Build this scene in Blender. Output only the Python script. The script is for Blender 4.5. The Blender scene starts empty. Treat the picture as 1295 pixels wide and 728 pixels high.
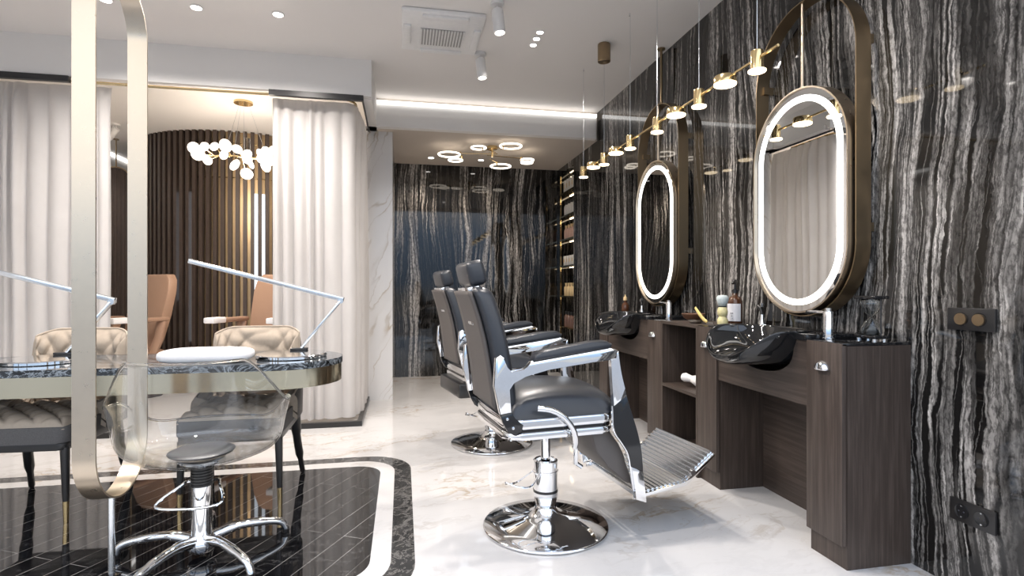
import bpy, bmesh, math, random
from mathutils import Vector, Matrix
random.seed(7)
C = bpy.context.scene.collection
PI = math.pi
def R(a): return math.radians(a)

# ------------------------------------------------------------------ materials
MATS = {}
def newmat(name):
    m = bpy.data.materials.new(name); m.use_nodes = True
    nt = m.node_tree; nt.nodes.clear()
    out = nt.nodes.new('ShaderNodeOutputMaterial')
    MATS[name] = m
    return m, nt, out
def N(nt, t, **kw):
    n = nt.nodes.new('ShaderNode' + t)
    for k, v in kw.items():
        if k.startswith('i_'):
            key = k[2:]
            n.inputs[int(key) if key.isdigit() else key.replace('_', ' ')].default_value = v
        else: setattr(n, k, v)
    return n
def L(nt, a, b): nt.links.new(a, b)
def math_(nt, op, a, b=None, c=None):
    n = nt.nodes.new('ShaderNodeMath'); n.operation = op
    for i, v in enumerate((a, b, c)):
        if v is None: continue
        if isinstance(v, (int, float)): n.inputs[i].default_value = v
        else: nt.links.new(v, n.inputs[i])
    return n.outputs[0]
def ramp(nt, fac, stops, interp='LINEAR'):
    n = nt.nodes.new('ShaderNodeValToRGB'); cr = n.color_ramp; cr.interpolation = interp
    while len(cr.elements) > 1: cr.elements.remove(cr.elements[0])
    for i, (p, c) in enumerate(stops):
        e = cr.elements[0] if i == 0 else cr.elements.new(p)
        e.position = p
        if isinstance(c, (int, float)): c = (c, c, c)
        e.color = (*c, 1)
    nt.links.new(fac, n.inputs[0])
    return n.outputs[0]
def bsdf(nt, out, col=None, rough=.5, metal=0, spec=.5, **kw):
    b = nt.nodes.new('ShaderNodeBsdfPrincipled')
    b.inputs['Roughness'].default_value = rough; b.inputs['Metallic'].default_value = metal
    b.inputs['Specular IOR Level'].default_value = spec
    if col is not None:
        if isinstance(col, tuple): b.inputs['Base Color'].default_value = (*col, 1)
        else: nt.links.new(col, b.inputs['Base Color'])
    for k, v in kw.items(): b.inputs[k.replace('_', ' ')].default_value = v
    nt.links.new(b.outputs[0], out.inputs[0])
    return b
def objco(nt): return nt.nodes.new('ShaderNodeTexCoord').outputs['Object']
def noise(nt, vec, scale, detail=4, rough=.5, dist=0):
    n = N(nt, 'TexNoise', i_Scale=scale, i_Detail=detail, i_Roughness=rough, i_Distortion=dist)
    if vec is not None: nt.links.new(vec, n.inputs['Vector'])
    return n.outputs['Fac']
def mapping(nt, vec, scale=(1, 1, 1), rot=(0, 0, 0), loc=(0, 0, 0)):
    n = N(nt, 'Mapping'); n.inputs['Scale'].default_value = scale; n.inputs['Rotation'].default_value = rot
    n.inputs['Location'].default_value = loc
    nt.links.new(vec, n.inputs['Vector']); return n.outputs[0]
def mix(nt, fac, a, b, mode='MIX'):
    n = nt.nodes.new('ShaderNodeMix'); n.data_type = 'RGBA'; n.blend_type = mode
    for s, v in ((0, fac), (6, a), (7, b)):
        if isinstance(v, tuple): n.inputs[s].default_value = (*v, 1)
        elif isinstance(v, (int, float)): n.inputs[s].default_value = v
        else: nt.links.new(v, n.inputs[s])
    return n.outputs[2]
def bump(nt, b, h, strength=.3, dist=.01):
    n = N(nt, 'Bump', i_Strength=strength, i_Distance=dist)
    nt.links.new(h, n.inputs['Height']); nt.links.new(n.outputs[0], b.inputs['Normal'])

def simple(name, col, rough=.5, metal=0, var=.06, vscale=30, spec=.5, bmp=0, **kw):
    """plain surface with a faint procedural mottling"""
    m, nt, out = newmat(name)
    co = objco(nt)
    f = noise(nt, co, vscale, 3)
    dark = tuple(max(0, c * (1 - var)) for c in col); lite = tuple(min(1, c * (1 + var)) for c in col)
    b = bsdf(nt, out, mix(nt, f, dark, lite), rough, metal, spec, **kw)
    if bmp: bump(nt, b, f, bmp, .002)
    return m
def emit(name, col, strength):
    m, nt, out = newmat(name)
    e = N(nt, 'Emission'); e.inputs[0].default_value = (*col, 1); e.inputs[1].default_value = strength
    L(nt, e.outputs[0], out.inputs[0]); return m

def mat_zebra():
    m, nt, out = newmat('black_veined_marble')
    co = objco(nt); s = N(nt, 'SeparateXYZ'); L(nt, co, s.inputs[0])
    u0 = math_(nt, 'ADD', math_(nt, 'MULTIPLY', s.outputs[0], 1.0), s.outputs[1]); z = s.outputs[2]
    def vec(u, ku, kz, off=0):
        n = N(nt, 'CombineXYZ'); L(nt, math_(nt, 'MULTIPLY', u, ku), n.inputs[0]); L(nt, math_(nt, 'MULTIPLY', z, kz), n.inputs[1])
        n.inputs[2].default_value = off; return n.outputs[0]
    w1 = noise(nt, vec(u0, .8, .34, 3), 1, 2, .5); w2 = noise(nt, vec(u0, 3.5, 2.0, 9), 1, 3, .6); w3 = noise(nt, vec(u0, 26, 19, 1), 1, 4, .7)
    u = math_(nt, 'ADD', u0, math_(nt, 'MULTIPLY', math_(nt, 'SUBTRACT', w1, .5), .55))
    u = math_(nt, 'ADD', u, math_(nt, 'MULTIPLY', math_(nt, 'SUBTRACT', w2, .5), .075))
    u = math_(nt, 'ADD', u, math_(nt, 'MULTIPLY', math_(nt, 'SUBTRACT', w3, .5), .024))
    # thin threads, thicker ragged threads, broad speckled bands
    A = noise(nt, vec(u, 5.2, .06, 0), 1, 4, .58)
    a = ramp(nt, A, [(0, 0), (.340, 0), (.360, .42), (.382, 0), (.420, 0), (.440, .55), (.449, .06), (.457, .25), (.467, 0), (.508, 0), (.524, .66), (.540, .06), (.548, .02), (.586, .02), (.610, .62), (.628, .16), (.646, .48), (.662, .03), (.71, .03), (.74, .5), (.765, .06), (1, .1)])
    ub = math_(nt, 'ADD', u, math_(nt, 'MULTIPLY', math_(nt, 'SUBTRACT', noise(nt, vec(u0, 1.6, .9, 31), 1, 3, .6), .5), .22))
    B = noise(nt, vec(ub, 10, .09, 5), 1, 3, .55)
    brk = ramp(nt, noise(nt, vec(u, 9, 1.3, 41), 1, 4, .65), [(0, .1), (.42, .3), (.55, 1), (1, 1)])
    b = ramp(nt, B, [(0, 0), (.395, 0), (.413, .25), (.430, 0), (.530, 0), (.548, .34), (.566, 0), (.65, 0), (.68, .42), (.70, 0), (1, 0)])
    k = ramp(nt, noise(nt, vec(u0, 2.0, .35, 21), 1, 3, .6), [(0, .07), (.45, .17), (.56, .95), (1, 1.1)])
    k = math_(nt, 'MULTIPLY', k, brk)
    ue = math_(nt, 'ADD', u0, math_(nt, 'MULTIPLY', math_(nt, 'SUBTRACT', w1, .5), .30))
    ue = math_(nt, 'ADD', ue, math_(nt, 'MULTIPLY', math_(nt, 'SUBTRACT', w2, .5), .10))
    ue = math_(nt, 'ADD', ue, math_(nt, 'MULTIPLY', math_(nt, 'SUBTRACT', w3, .5), .045))
    st = [(0, 0)]
    for uc, hw, lv in ((3.66, .026, .4), (4.02, .042, .75), (4.62, .018, .6), (5.285, .028, .6), (6.30, .022, .6), (6.985, .028, .6), (7.33, .050, .8), (8.04, .022, .7), (8.54, .016, .7), (9.10, .065, .8)):
        p = lambda q: (q-3.3)/6.0
        st += [(p(uc-hw-.004), 0), (p(uc-hw+.004), lv), (p(uc+hw-.004), lv), (p(uc+hw+.004), 0)] if hw > .02 else [(p(uc-hw), 0), (p(uc), lv), (p(uc+hw), 0)]
    bm = ramp(nt, math_(nt, 'MULTIPLY', math_(nt, 'SUBTRACT', ue, 3.3), 1/6.0), st[:32])
    grain = noise(nt, vec(u0, 60, 26, 2), 1, 4, .7)
    pale = ramp(nt, noise(nt, vec(u, 30, .7, 4), 1, 6, .75), [(0, .006), (.43, .03), (.49, .22), (.54, .72), (.60, .62), (.68, .16), (1, .8)])
    tot = mix(nt, k, (.0, .0, .0), mix(nt, 1, a, b, 'ADD'))
    tot = mix(nt, bm, tot, pale)
    g = ramp(nt, grain, [(0, .12), (.42, .42), (.53, 1), (1, 1.2)])
    tot = mix(nt, 1, tot, g, 'MULTIPLY')
    haze = ramp(nt, noise(nt, vec(u, 3.2, .3, 11), 1, 4, .6), [(0, .003), (.5, .005), (.7, .018), (1, .03)])
    tot = mix(nt, 1, tot, haze, 'ADD')
    tint = mix(nt, 1, tot, (.95, .90, .85), 'MULTIPLY')
    bsdf(nt, out, tint, .035, 0, .55)
mat_zebra()

def mat_white_marble(name, tile=1.2, rough=.06, base=(.67, .655, .645), rot=0.0, seam=True, vein=.62):
    m, nt, out = newmat(name)
    co = objco(nt)
    mp = mapping(nt, co, (1, 1, .55), (0, 0, rot))
    d = noise(nt, mp, 1.3, 5, .6)
    nn = N(nt, 'VectorMath', operation='ADD'); L(nt, mp, nn.inputs[0])
    cc = N(nt, 'CombineXYZ'); L(nt, math_(nt, 'MULTIPLY', d, .9), cc.inputs[0]); L(nt, math_(nt, 'MULTIPLY', d, .6), cc.inputs[1]); L(nt, cc.outputs[0], nn.inputs[1])
    warped = mapping(nt, nn.outputs[0], (1.0, 2.2, 1.3), (0, 0, .5))
    v1 = ramp(nt, noise(nt, warped, 1.15, 6, .6), [(0, 0), (.475, 0), (.497, 1), (.503, 1), (.52, 0), (1, 0)])
    v2 = ramp(nt, noise(nt, warped, 2.9, 5, .6), [(0, 0), (.485, 0), (.5, .55), (.513, 0), (1, 0)])
    msk = ramp(nt, noise(nt, co, .9, 3), [(0, 0), (.46, 0), (.6, 1), (1, 1)])
    cloud = ramp(nt, noise(nt, warped, .8, 4), [(0, tuple(c * .93 for c in base)), (1, tuple(min(1, c * 1.05) for c in base))])
    v = math_(nt, 'MULTIPLY', math_(nt, 'MAXIMUM', v1, v2), math_(nt, 'ADD', math_(nt, 'MULTIPLY', msk, vein), .10 if seam else .45))
    c = mix(nt, v, cloud, mix(nt, msk, (.40, .385, .38), (.46, .36, .25)))
    if seam:
        br = N(nt, 'TexBrick', i_Scale=1.0); br.offset = 0.0
        br.inputs['Mortar Size'].default_value = .0022; br.inputs['Brick Width'].default_value = tile; br.inputs['Row Height'].default_value = tile
        br.inputs['Color1'].default_value = br.inputs['Color2'].default_value = (0, 0, 0, 1); br.inputs['Mortar'].default_value = (1, 1, 1, 1)
        L(nt, mapping(nt, co, loc=(.35, .2, 0)), br.inputs['Vector'])
        c = mix(nt, math_(nt, 'MULTIPLY', br.outputs['Color'], .25), c, (.62, .58, .55))
    bsdf(nt, out, c, rough, 0, .5)
mat_white_marble('white_marble_floor')
def mat_pillar():
    m, nt, out = newmat('white_marble_wall')
    co = objco(nt); s = N(nt, 'SeparateXYZ'); L(nt, co, s.inputs[0])
    ac = math_(nt, 'ADD', math_(nt, 'ADD', s.outputs[0], s.outputs[1]), math_(nt, 'MULTIPLY', s.outputs[2], -.42))
    wob = noise(nt, co, 4, 5, .6)
    ac = math_(nt, 'ADD', ac, math_(nt, 'MULTIPLY', wob, .16))
    v = N(nt, 'CombineXYZ'); L(nt, math_(nt, 'MULTIPLY', ac, 2.1), v.inputs[0]); L(nt, math_(nt, 'MULTIPLY', s.outputs[2], .35), v.inputs[1])
    n1 = noise(nt, v.outputs[0], 1.6, 2, .5)
    l1 = ramp(nt, n1, [(0, 0), (.415, 0), (.425, .9), (.435, 0), (.50, 0), (.508, 1), (.522, .12), (.55, 0), (.60, 0), (.606, .7), (.614, 0), (1, 0)])
    k = ramp(nt, noise(nt, co, 3, 3), [(0, .15), (.4, .35), (.6, 1), (1, 1)])
    base = ramp(nt, noise(nt, co, 2, 4), [(0, (.70, .69, .685)), (1, (.80, .79, .785))])
    c = mix(nt, math_(nt, 'MULTIPLY', math_(nt, 'MULTIPLY', l1, k), .8), base, mix(nt, k, (.42, .41, .40), (.40, .31, .20)))
    bsdf(nt, out, c, .12, 0, .5)
mat_pillar()

def mat_black_tile():
    m, nt, out = newmat('black_mosaic_tile')
    co = objco(nt)
    mp = mapping(nt, co, (1, 1, 1), (0, 0, -R(62)))
    br = N(nt, 'TexBrick', i_Scale=1.0); br.offset = .5
    br.inputs['Mortar Size'].default_value = .0014; br.inputs['Brick Width'].default_value = 1.1; br.inputs['Row Height'].default_value = .105
    br.inputs['Color1'].default_value = br.inputs['Color2'].default_value = (0, 0, 0, 1); br.inputs['Mortar'].default_value = (1, 1, 1, 1)
    L(nt, mp, br.inputs['Vector'])
    k = ramp(nt, noise(nt, co, 2.5, 3), [(0, .1), (.42, .25), (.6, 1), (1, 1)])
    v = ramp(nt, noise(nt, mapping(nt, co, (2, 5, 1), (0, 0, .8)), 1.6, 7, .65), [(0, 0), (.492, 0), (.5, .25), (.508, 0), (1, 0)])
    c = mix(nt, math_(nt, 'MULTIPLY', br.outputs['Color'], k), (.006, .006, .007), (.42, .40, .38))
    c = mix(nt, v, c, (.3, .29, .28))
    bsdf(nt, out, c, .03, 0, .8)
mat_black_tile()

def mat_dark_marble():
    m, nt, out = newmat('dark_grey_marble')
    co = objco(nt)
    n1 = noise(nt, co, 7, 9, .72, .8)
    v = ramp(nt, n1, [(0, 0), (.47, 0), (.5, .7), (.53, 0), (.62, .1), (.65, .5), (.67, 0), (1, .1)])
    cl = ramp(nt, noise(nt, co, 4, 5), [(0, .012), (1, .07)])
    c = mix(nt, math_(nt, 'MULTIPLY', v, .55), cl, (.48, .45, .42))
    bsdf(nt, out, c, .06, 0, .5)
mat_dark_marble()
def mat_table_marble():
    m, nt, out = newmat('black_table_marble')
    co = objco(nt)
    mp = mapping(nt, co, (2.2, 6, 6), (0, 0, .15))
    n1 = noise(nt, mp, 2.2, 9, .7, 1.0)
    v = ramp(nt, n1, [(0, .01), (.4, .012), (.47, .03), (.5, .4), (.52, .04), (.57, .02), (.63, .3), (.66, .5), (.7, .08), (1, .3)])
    bsdf(nt, out, mix(nt, 1, v, (.85, .95, 1.05), 'MULTIPLY'), .05, 0, .6)
mat_table_marble()
def mat_wood(name, axis='Z'):
    m, nt, out = newmat(name)
    co = objco(nt)
    sc = {'Z': (70, 70, 2.2), 'Y': (70, 2.2, 70)}[axis]
    g = noise(nt, mapping(nt, co, sc), 1, 5, .65, .3)
    g2 = noise(nt, mapping(nt, co, tuple(s * .2 for s in sc)), 1, 3, .5)
    c = ramp(nt, g, [(0, (.024, .017, .0135)), (.45, (.052, .038, .031)), (.6, (.085, .064, .053)), (1, (.125, .098, .083))])
    c = mix(nt, math_(nt, 'MULTIPLY', g2, .5), c, (.05, .038, .032))
    b = bsdf(nt, out, c, .42, 0, .4); bump(nt, b, g, .12, .001)
mat_wood('dark_oak'); mat_wood('dark_oak_horizontal', 'Y')

def mat_curtain():
    m, nt, out = newmat('curtain_cloth')
    co = objco(nt)
    f = noise(nt, mapping(nt, co, (1, 1, .6)), 5, 5, .6)
    c = ramp(nt, f, [(0, (.55, .525, .51)), (1, (.68, .655, .64))])
    b = N(nt, 'BsdfPrincipled'); L(nt, c, b.inputs['Base Color']); b.inputs['Roughness'].default_value = .8
    b.inputs['Sheen Weight'].default_value = .2
    t = N(nt, 'BsdfTranslucent'); L(nt, c, t.inputs[0])
    mx = N(nt, 'MixShader'); mx.inputs[0].default_value = .18
    L(nt, b.outputs[0], mx.inputs[1]); L(nt, t.outputs[0], mx.inputs[2]); L(nt, mx.outputs[0], out.inputs[0])
    w = noise(nt, co, 260, 2); bump(nt, b, w, .08, .001)
mat_curtain()
def mat_brass(name, col, rough, axis=None):
    m, nt, out = newmat(name)
    co = objco(nt)
    sc = {'Z': (160, 160, 2), 'X': (2, 160, 160), None: (40, 40, 40)}[axis]
    f = noise(nt, mapping(nt, co, sc), 1, 3, .6)
    b = bsdf(nt, out, mix(nt, f, tuple(c * .93 for c in col), col), rough, 1)
    L(nt, ramp(nt, f, [(0, rough * .85), (1, rough * 1.25)]), b.inputs['Roughness'])
mat_brass('brass_brushed', (.64, .545, .43), .28)
mat_brass('brass_bright', (.78, .60, .32), .16)
mat_brass('brass_dark', (.36, .27, .17), .30)
mat_brass('table_brass', (.74, .66, .48), .15)
mat_brass('chrome', (.86, .87, .885), .045)
mat_brass('chrome_satin', (.74, .77, .80), .2)
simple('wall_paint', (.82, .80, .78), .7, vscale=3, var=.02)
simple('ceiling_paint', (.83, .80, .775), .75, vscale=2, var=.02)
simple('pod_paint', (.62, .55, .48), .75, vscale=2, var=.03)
simple('black_metal', (.02, .02, .022), .35)
simple('black_satin', (.018, .017, .017), .28)
simple('white_plastic', (.82, .81, .80), .35)
simple('pavement', (.30, .29, .28), .8, vscale=6, var=.15)
simple('vent_grey', (.40, .39, .38), .5)
simple('leather_black', (.026, .029, .036), .33, bmp=.15, vscale=220, spec=.55)
simple('leather_dull', (.10, .088, .082), .5, bmp=.15, vscale=220, spec=.4)
simple('black_ceramic', (.008, .0085, .0095), .05, spec=.7)
simple('black_gloss', (.010, .010, .011), .06, spec=.6)
simple('velvet_beige', (.43, .355, .28), .85, vscale=60, var=.10, **{'Sheen_Weight': .12})
simple('fabric_grey', (.115, .108, .105), .9, vscale=300, var=.35, bmp=.3)
simple('leather_tan', (.36, .225, .155), .5, vscale=160, var=.08, bmp=.12)
simple('towel_white', (.84, .83, .84), .9, vscale=90, var=.05, bmp=.2)
simple('slat_brown', (.055, .038, .031), .5, vscale=20, var=.25)
simple('pod_gold', (.46, .33, .19), .4, .5, vscale=8, var=.15)
simple('handle_horn', (.62, .56, .30), .35, vscale=70, var=.35)
simple('bristle_grey', (.50, .56, .56), .95, vscale=160, var=.2)
simple('bristle_white', (.85, .83, .80), .95, vscale=160, var=.1)
simple('amber_glass', (.075, .03, .014), .08, spec=.6)
simple('label_white', (.80, .80, .84), .6)
simple('ink', (.03, .03, .04), .6)
simple('wood_bowl', (.13, .06, .032), .4, var=.3)
simple('razor_yellow', (.75, .58, .22), .35, var=.15)
simple('bottle_white', (.80, .77, .72), .35)
simple('bottle_pink', (.62, .40, .32), .3)
simple('bottle_gold', (.70, .52, .28), .3)
simple('bottle_dark', (.16, .09, .07), .25)
simple('sand', (.75, .78, .82), .8)
simple('silver_dish', (.75, .75, .74), .15, 1)
simple('opal_disc', (.95, .93, .90), .3, **{'Emission_Color': (1, .93, .84, 1), 'Emission_Strength': 1.0})
def mat_mirror():
    m, nt, out = newmat('mirror_glass')
    co = objco(nt); f = noise(nt, co, 2, 2)
    bsdf(nt, out, mix(nt, f, (.86, .87, .87), (.88, .89, .89)), .004, 1)
mat_mirror()
def mat_glass(name, col, rough=0.0, ior=1.46):
    m, nt, out = newmat(name)
    g = N(nt, 'BsdfGlass'); g.inputs['Roughness'].default_value = rough; g.inputs['IOR'].default_value = ior
    g.inputs['Color'].default_value = (*col, 1)
    L(nt, g.outputs[0], out.inputs[0])
def mat_acrylic():
    m, nt, out = newmat('clear_acrylic')
    lw = N(nt, 'LayerWeight', i_Blend=.5)
    f = math_(nt, 'MULTIPLY_ADD', math_(nt, 'POWER', lw.outputs['Facing'], 3.2), .85, .045)
    tr = N(nt, 'BsdfTransparent'); tr.inputs[0].default_value = (.975, .98, .98, 1)
    gl = N(nt, 'BsdfGlossy'); gl.inputs['Roughness'].default_value = .01; gl.inputs['Color'].default_value = (1, 1, 1, 1)
    mx = N(nt, 'MixShader'); L(nt, f, mx.inputs[0]); L(nt, tr.outputs[0], mx.inputs[1]); L(nt, gl.outputs[0], mx.inputs[2]); L(nt, mx.outputs[0], out.inputs[0])
mat_acrylic()
mat_glass('clear_acrylic_edge', (.985, .985, .985), .0, 1.49)
mat_glass('clear_glass', (.97, .98, .98), .0, 1.45)
emit('led_white', (1, .96, .91), 3.2)
emit('led_strip_white', (1, .97, .93), 2.6)
emit('lamp_warm', (1, .80, .54), 5.5)
emit('ring_warm', (1, .88, .74), 3.2)
emit('spot_white', (1, .94, .87), 12.0)
emit('niche_warm', (1, .80, .54), 8.0)
emit('painted_reflection', (.86, .92, 1), 1.5)  # emission imitating bright mirror reflections behind the slats, not a window
M = MATS

# ------------------------------------------------------------------ mesh helper
class MB:
    def __init__(s): s.bm = bmesh.new()
    def _new(s, before): return [v for v in s.bm.verts if v not in before]
    def bx(s, x0, x1, y0, y1, z0, z1, bev=0, seg=2, mat=None):
        m = Matrix.Translation(((x0+x1)/2, (y0+y1)/2, (z0+z1)/2)) @ Matrix.Diagonal((abs(x1-x0), abs(y1-y0), abs(z1-z0), 1))
        if mat is not None: m = mat @ m
        r = bmesh.ops.create_cube(s.bm, size=1, matrix=m)
        if bev:
            es = list({e for v in r['verts'] for e in v.link_edges})
            bmesh.ops.bevel(s.bm, geom=es, offset=bev, segments=seg, profile=.5, affect='EDGES', clamp_overlap=True)
        return s
    def cyl(s, p0, p1, r0, r1=None, seg=24, caps=True):
        p0, p1 = Vector(p0), Vector(p1); r1 = r0 if r1 is None else r1
        d = p1 - p0; q = d.to_track_quat('Z', 'Y').to_matrix().to_4x4()
        bmesh.ops.create_cone(s.bm, cap_ends=caps, segments=seg, radius1=r0, radius2=r1, depth=d.length, matrix=Matrix.Translation((p0+p1)/2) @ q)
        return s
    def sph(s, c, r, sc=(1, 1, 1), u=20, v=12, rot=None):
        m = Matrix.Translation(c)
        if rot is not None: m = m @ rot
        bmesh.ops.create_uvsphere(s.bm, u_segments=u, v_segments=v, radius=r, matrix=m @ Matrix.Diagonal((*sc, 1)))
        return s
    def rings(s, rs, closed=True, cap0=False, cap1=False, loop=False):
        """skin consecutive rings of points"""
        vs = [[s.bm.verts.new(p) for p in r] for r in rs]; n = len(vs[0])
        m = len(vs)
        for i in range(m if loop else m-1):
            a, b = vs[i], vs[(i+1) % m]
            for j in range(n if closed else n-1):
                k = (j+1) % n
                try: s.bm.faces.new((a[j], a[k], b[k], b[j]))
                except ValueError: pass
        if cap0: s.bm.faces.new(list(reversed(vs[0])))
        if cap1: s.bm.faces.new(vs[-1])
        return s
    def lathe(s, prof, c=(0, 0, 0), seg=32, rot=None):
        c = Vector(c); rs = []
        for r, z in prof:
            ring = [Vector((max(r, 1e-5)*math.cos(2*PI*k/seg), max(r, 1e-5)*math.sin(2*PI*k/seg), z)) for k in range(seg)]
            rs.append([c + (rot @ p if rot is not None else p) for p in ring])
        return s.rings(rs, True, True, True)
    def tube(s, pts, r, seg=10, closed=False, flat=None):
        pts = [Vector(p) for p in pts]; n = len(pts); rs = []
        rad = r if isinstance(r, (list, tuple)) else [r]*n
        up = None
        for i, p in enumerate(pts):
            if closed: t = (pts[(i+1) % n] - pts[i-1]).normalized()
            else: t = (pts[min(i+1, n-1)] - pts[max(i-1, 0)]).normalized()
            if up is None:
                up = Vector((0, 0, 1)) if abs(t.z) < .95 else Vector((1, 0, 0))
            x = t.cross(up).normalized(); y = x.cross(t).normalized(); up = y
            fx, fy = flat if flat else (1, 1)
            rs.append([p + x*math.cos(2*PI*k/seg)*rad[i]*fx + y*math.sin(2*PI*k/seg)*rad[i]*fy for k in range(seg)])
        return s.rings(rs, True, not closed, not closed, closed)
    def prism(s, poly, fn, t0, t1, bev=0):
        """poly of (a,b) swept from t0 to t1; fn(a,b,t)->point"""
        n = len(poly)
        a = [s.bm.verts.new(fn(p[0], p[1], t0)) for p in poly]; b = [s.bm.verts.new(fn(p[0], p[1], t1)) for p in poly]
        fs = [s.bm.faces.new(list(reversed(a))), s.bm.faces.new(b)]
        for i in range(n): fs.append(s.bm.faces.new((a[i], a[(i+1) % n], b[(i+1) % n], b[i])))
        if bev:
            es = list({e for f in fs[:2] for e in f.edges})
            bmesh.ops.bevel(s.bm, geom=es, offset=bev, segments=2, profile=.5, affect='EDGES', clamp_overlap=True)
        return s
    def grid(s, fn, nu, nv, cu=False, cv=False):
        vs = [[s.bm.verts.new(fn(i/(nu if cu else nu-1), j/(nv if cv else nv-1))) for j in range(nv)] for i in range(nu)]
        for i in range(nu if cu else nu-1):
            for j in range(nv if cv else nv-1):
                s.bm.faces.new((vs[i][j], vs[(i+1) % nu][j], vs[(i+1) % nu][(j+1) % nv], vs[i][(j+1) % nv]))
        return s
    def xf(s, m): bmesh.ops.transform(s.bm, matrix=m, verts=s.bm.verts); return s
    def build(s, name, mat, parent=None, ang=38, sub=0, solid=0, bev=0, flip=True):
        bm = s.bm
        if flip: bmesh.ops.recalc_face_normals(bm, faces=bm.faces)
        me = bpy.data.meshes.new(name); bm.to_mesh(me); bm.free()
        me.materials.append(M[mat] if isinstance(mat, str) else mat)
        me.shade_smooth()
        if ang < 180: me.set_sharp_from_angle(angle=R(ang))
        o = bpy.data.objects.new(name, me); C.objects.link(o)
        if parent is not None: o.parent = parent
        if solid:
            d = o.modifiers.new('thick', 'SOLIDIFY'); d.thickness = solid; d.offset = 0
        if bev:
            d = o.modifiers.new('edge', 'BEVEL'); d.width = bev; d.segments = 2; d.limit_method = 'ANGLE'; d.angle_limit = R(40)
        if sub:
            d = o.modifiers.new('sub', 'SUBSURF'); d.levels = sub; d.render_levels = sub
        return o
def tag(o, label, cat, group=None):
    o['label'] = label; o['category'] = cat
    if group: o['group'] = group
    return o
def thing(name, label, cat, loc=(0, 0, 0), rz=0, group=None):
    o = bpy.data.objects.new(name, None); C.objects.link(o); o.empty_display_size = .1
    o.location = loc; o.rotation_euler = (0, 0, rz)
    return tag(o, label, cat, group)
def struct(name, mb, mat, ang=30, **kw):
    o = mb.build(name, mat, None, ang, **kw); o['kind'] = 'structure'; return o
def kids(o): return [c for c in bpy.data.objects if c.parent == o]
def dup(o, loc=None, rz=None, label=None, parent=None):
    ch = kids(o); c = o.copy(); C.objects.link(c)
    if parent is not None: c.parent = parent
    if loc is not None: c.location = loc
    if rz is not None: c.rotation_euler = (0, 0, rz)
    if label: c['label'] = label
    for k in ch: dup(k, parent=c)
    return c
def cat_rom(P, n=8, closed=False):
    P = [Vector(p) for p in P]; out = []
    m = len(P)
    for i in range(m if closed else m-1):
        if closed: a, b, c, d = P[i-1], P[i], P[(i+1) % m], P[(i+2) % m]
        else: a, b, c, d = P[max(i-1, 0)], P[i], P[i+1], P[min(i+2, m-1)]
        for k in range(n):
            t = k/n
            out.append(.5*((2*b)+(c-a)*t+(2*a-5*b+4*c-d)*t*t+(3*b-a-3*c+d)*t**3))
    if not closed: out.append(P[-1])
    return out
def pill(w, h, n=20):
    """outline of an upright stadium, centre 0: list of (a, z)"""
    r = w/2; s = h/2 - r; out = []
    for k in range(n+1): a = PI*k/n; out.append((r*math.cos(a), s + r*math.sin(a)))
    for k in range(n+1): a = PI + PI*k/n; out.append((r*math.cos(a), -s + r*math.sin(a)))
    return out
def rrect(x0, x1, y0, y1, r, n=10):
    out = []
    for cx, cy, a0 in ((x1-r, y1-r, 0), (x0+r, y1-r, 90), (x0+r, y0+r, 180), (x1-r, y0+r, 270)):
        for k in range(n+1): a = R(a0 + 90*k/n); out.append((cx+r*math.cos(a), cy+r*math.sin(a)))
    return out
def band(mb, outer, inner, fn, t0, t1):
    """solid closed band between two outlines"""
    rs = [[fn(a, b, t0) for a, b in outer], [fn(a, b, t1) for a, b in outer], [fn(a, b, t1) for a, b in inner], [fn(a, b, t0) for a, b in inner]]
    return mb.rings(rs, True, False, False, True)

# ------------------------------------------------------------------ room shell
XR, ZC, YB = 2.085, 3.06, 7.19
XL, YF, YD = -4.05, 1.30, 9.7
struct('floor', MB().bx(XL-.2, 2.5, YF-.2, YD+.2, -.12, 0), 'white_marble_floor')
mb = MB(); mb.bx(XL-.2, 2.5, YF-.2, 5.66, ZC, ZC+.12); mb.bx(XL-.2, -.30, 5.66, YD+.2, ZC, ZC+.12)
struct('ceiling', mb, 'ceiling_paint')
mb = MB(); mb.bx(XR, 2.46, YF, 6.50, 0, ZC); mb.bx(XR, 2.46, 6.50, YB, 2.68, ZC); mb.bx(XR, 2.46, 7.14, YB, 0, 2.68); mb.bx(2.40, 2.46, 6.50, 7.14, 0, 2.68)
mb.bx(XR, 2.40, 6.50, 7.14, 0, .10)
struct('wall_right', mb, 'black_veined_marble')
struct('wall_back', MB().bx(-.36, 2.46, YB, YB+.12, 0, ZC), 'black_veined_marble')
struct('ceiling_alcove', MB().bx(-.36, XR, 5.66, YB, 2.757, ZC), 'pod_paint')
mb = MB(); mb.bx(-.262, XR-.03, 5.60, 5.66, 2.757, 2.985); mb.bx(-.262, XR-.045, 5.58, 5.60, 2.757, 2.885)
struct('trim_beam', mb, 'wall_paint')
struct('wall_partition', MB().bx(-.375, -.10, 5.76, YB, 0, 2.757), 'white_marble_wall')
mb = MB(); mb.bx(XL, -.255, 4.72, 4.80, 2.80, ZC); mb.bx(-.33, -.255, 4.80, 5.76, 2.757, ZC); mb.bx(XL, -.255, 4.72, 4.765, 2.757, 2.80); mb.bx(-.36, -.255, 5.60, 5.76, 2.757, ZC)
struct('trim_soffit', mb, 'wall_paint')
struct('wall_left', MB().bx(XL-.12, XL, YF, YD, 0, ZC), 'wall_paint')
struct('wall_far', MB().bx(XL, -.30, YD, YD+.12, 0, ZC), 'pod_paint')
struct('wall_pod', MB().bx(-.375, -.36, YB, YD, 0, ZC), 'pod_paint')
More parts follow.
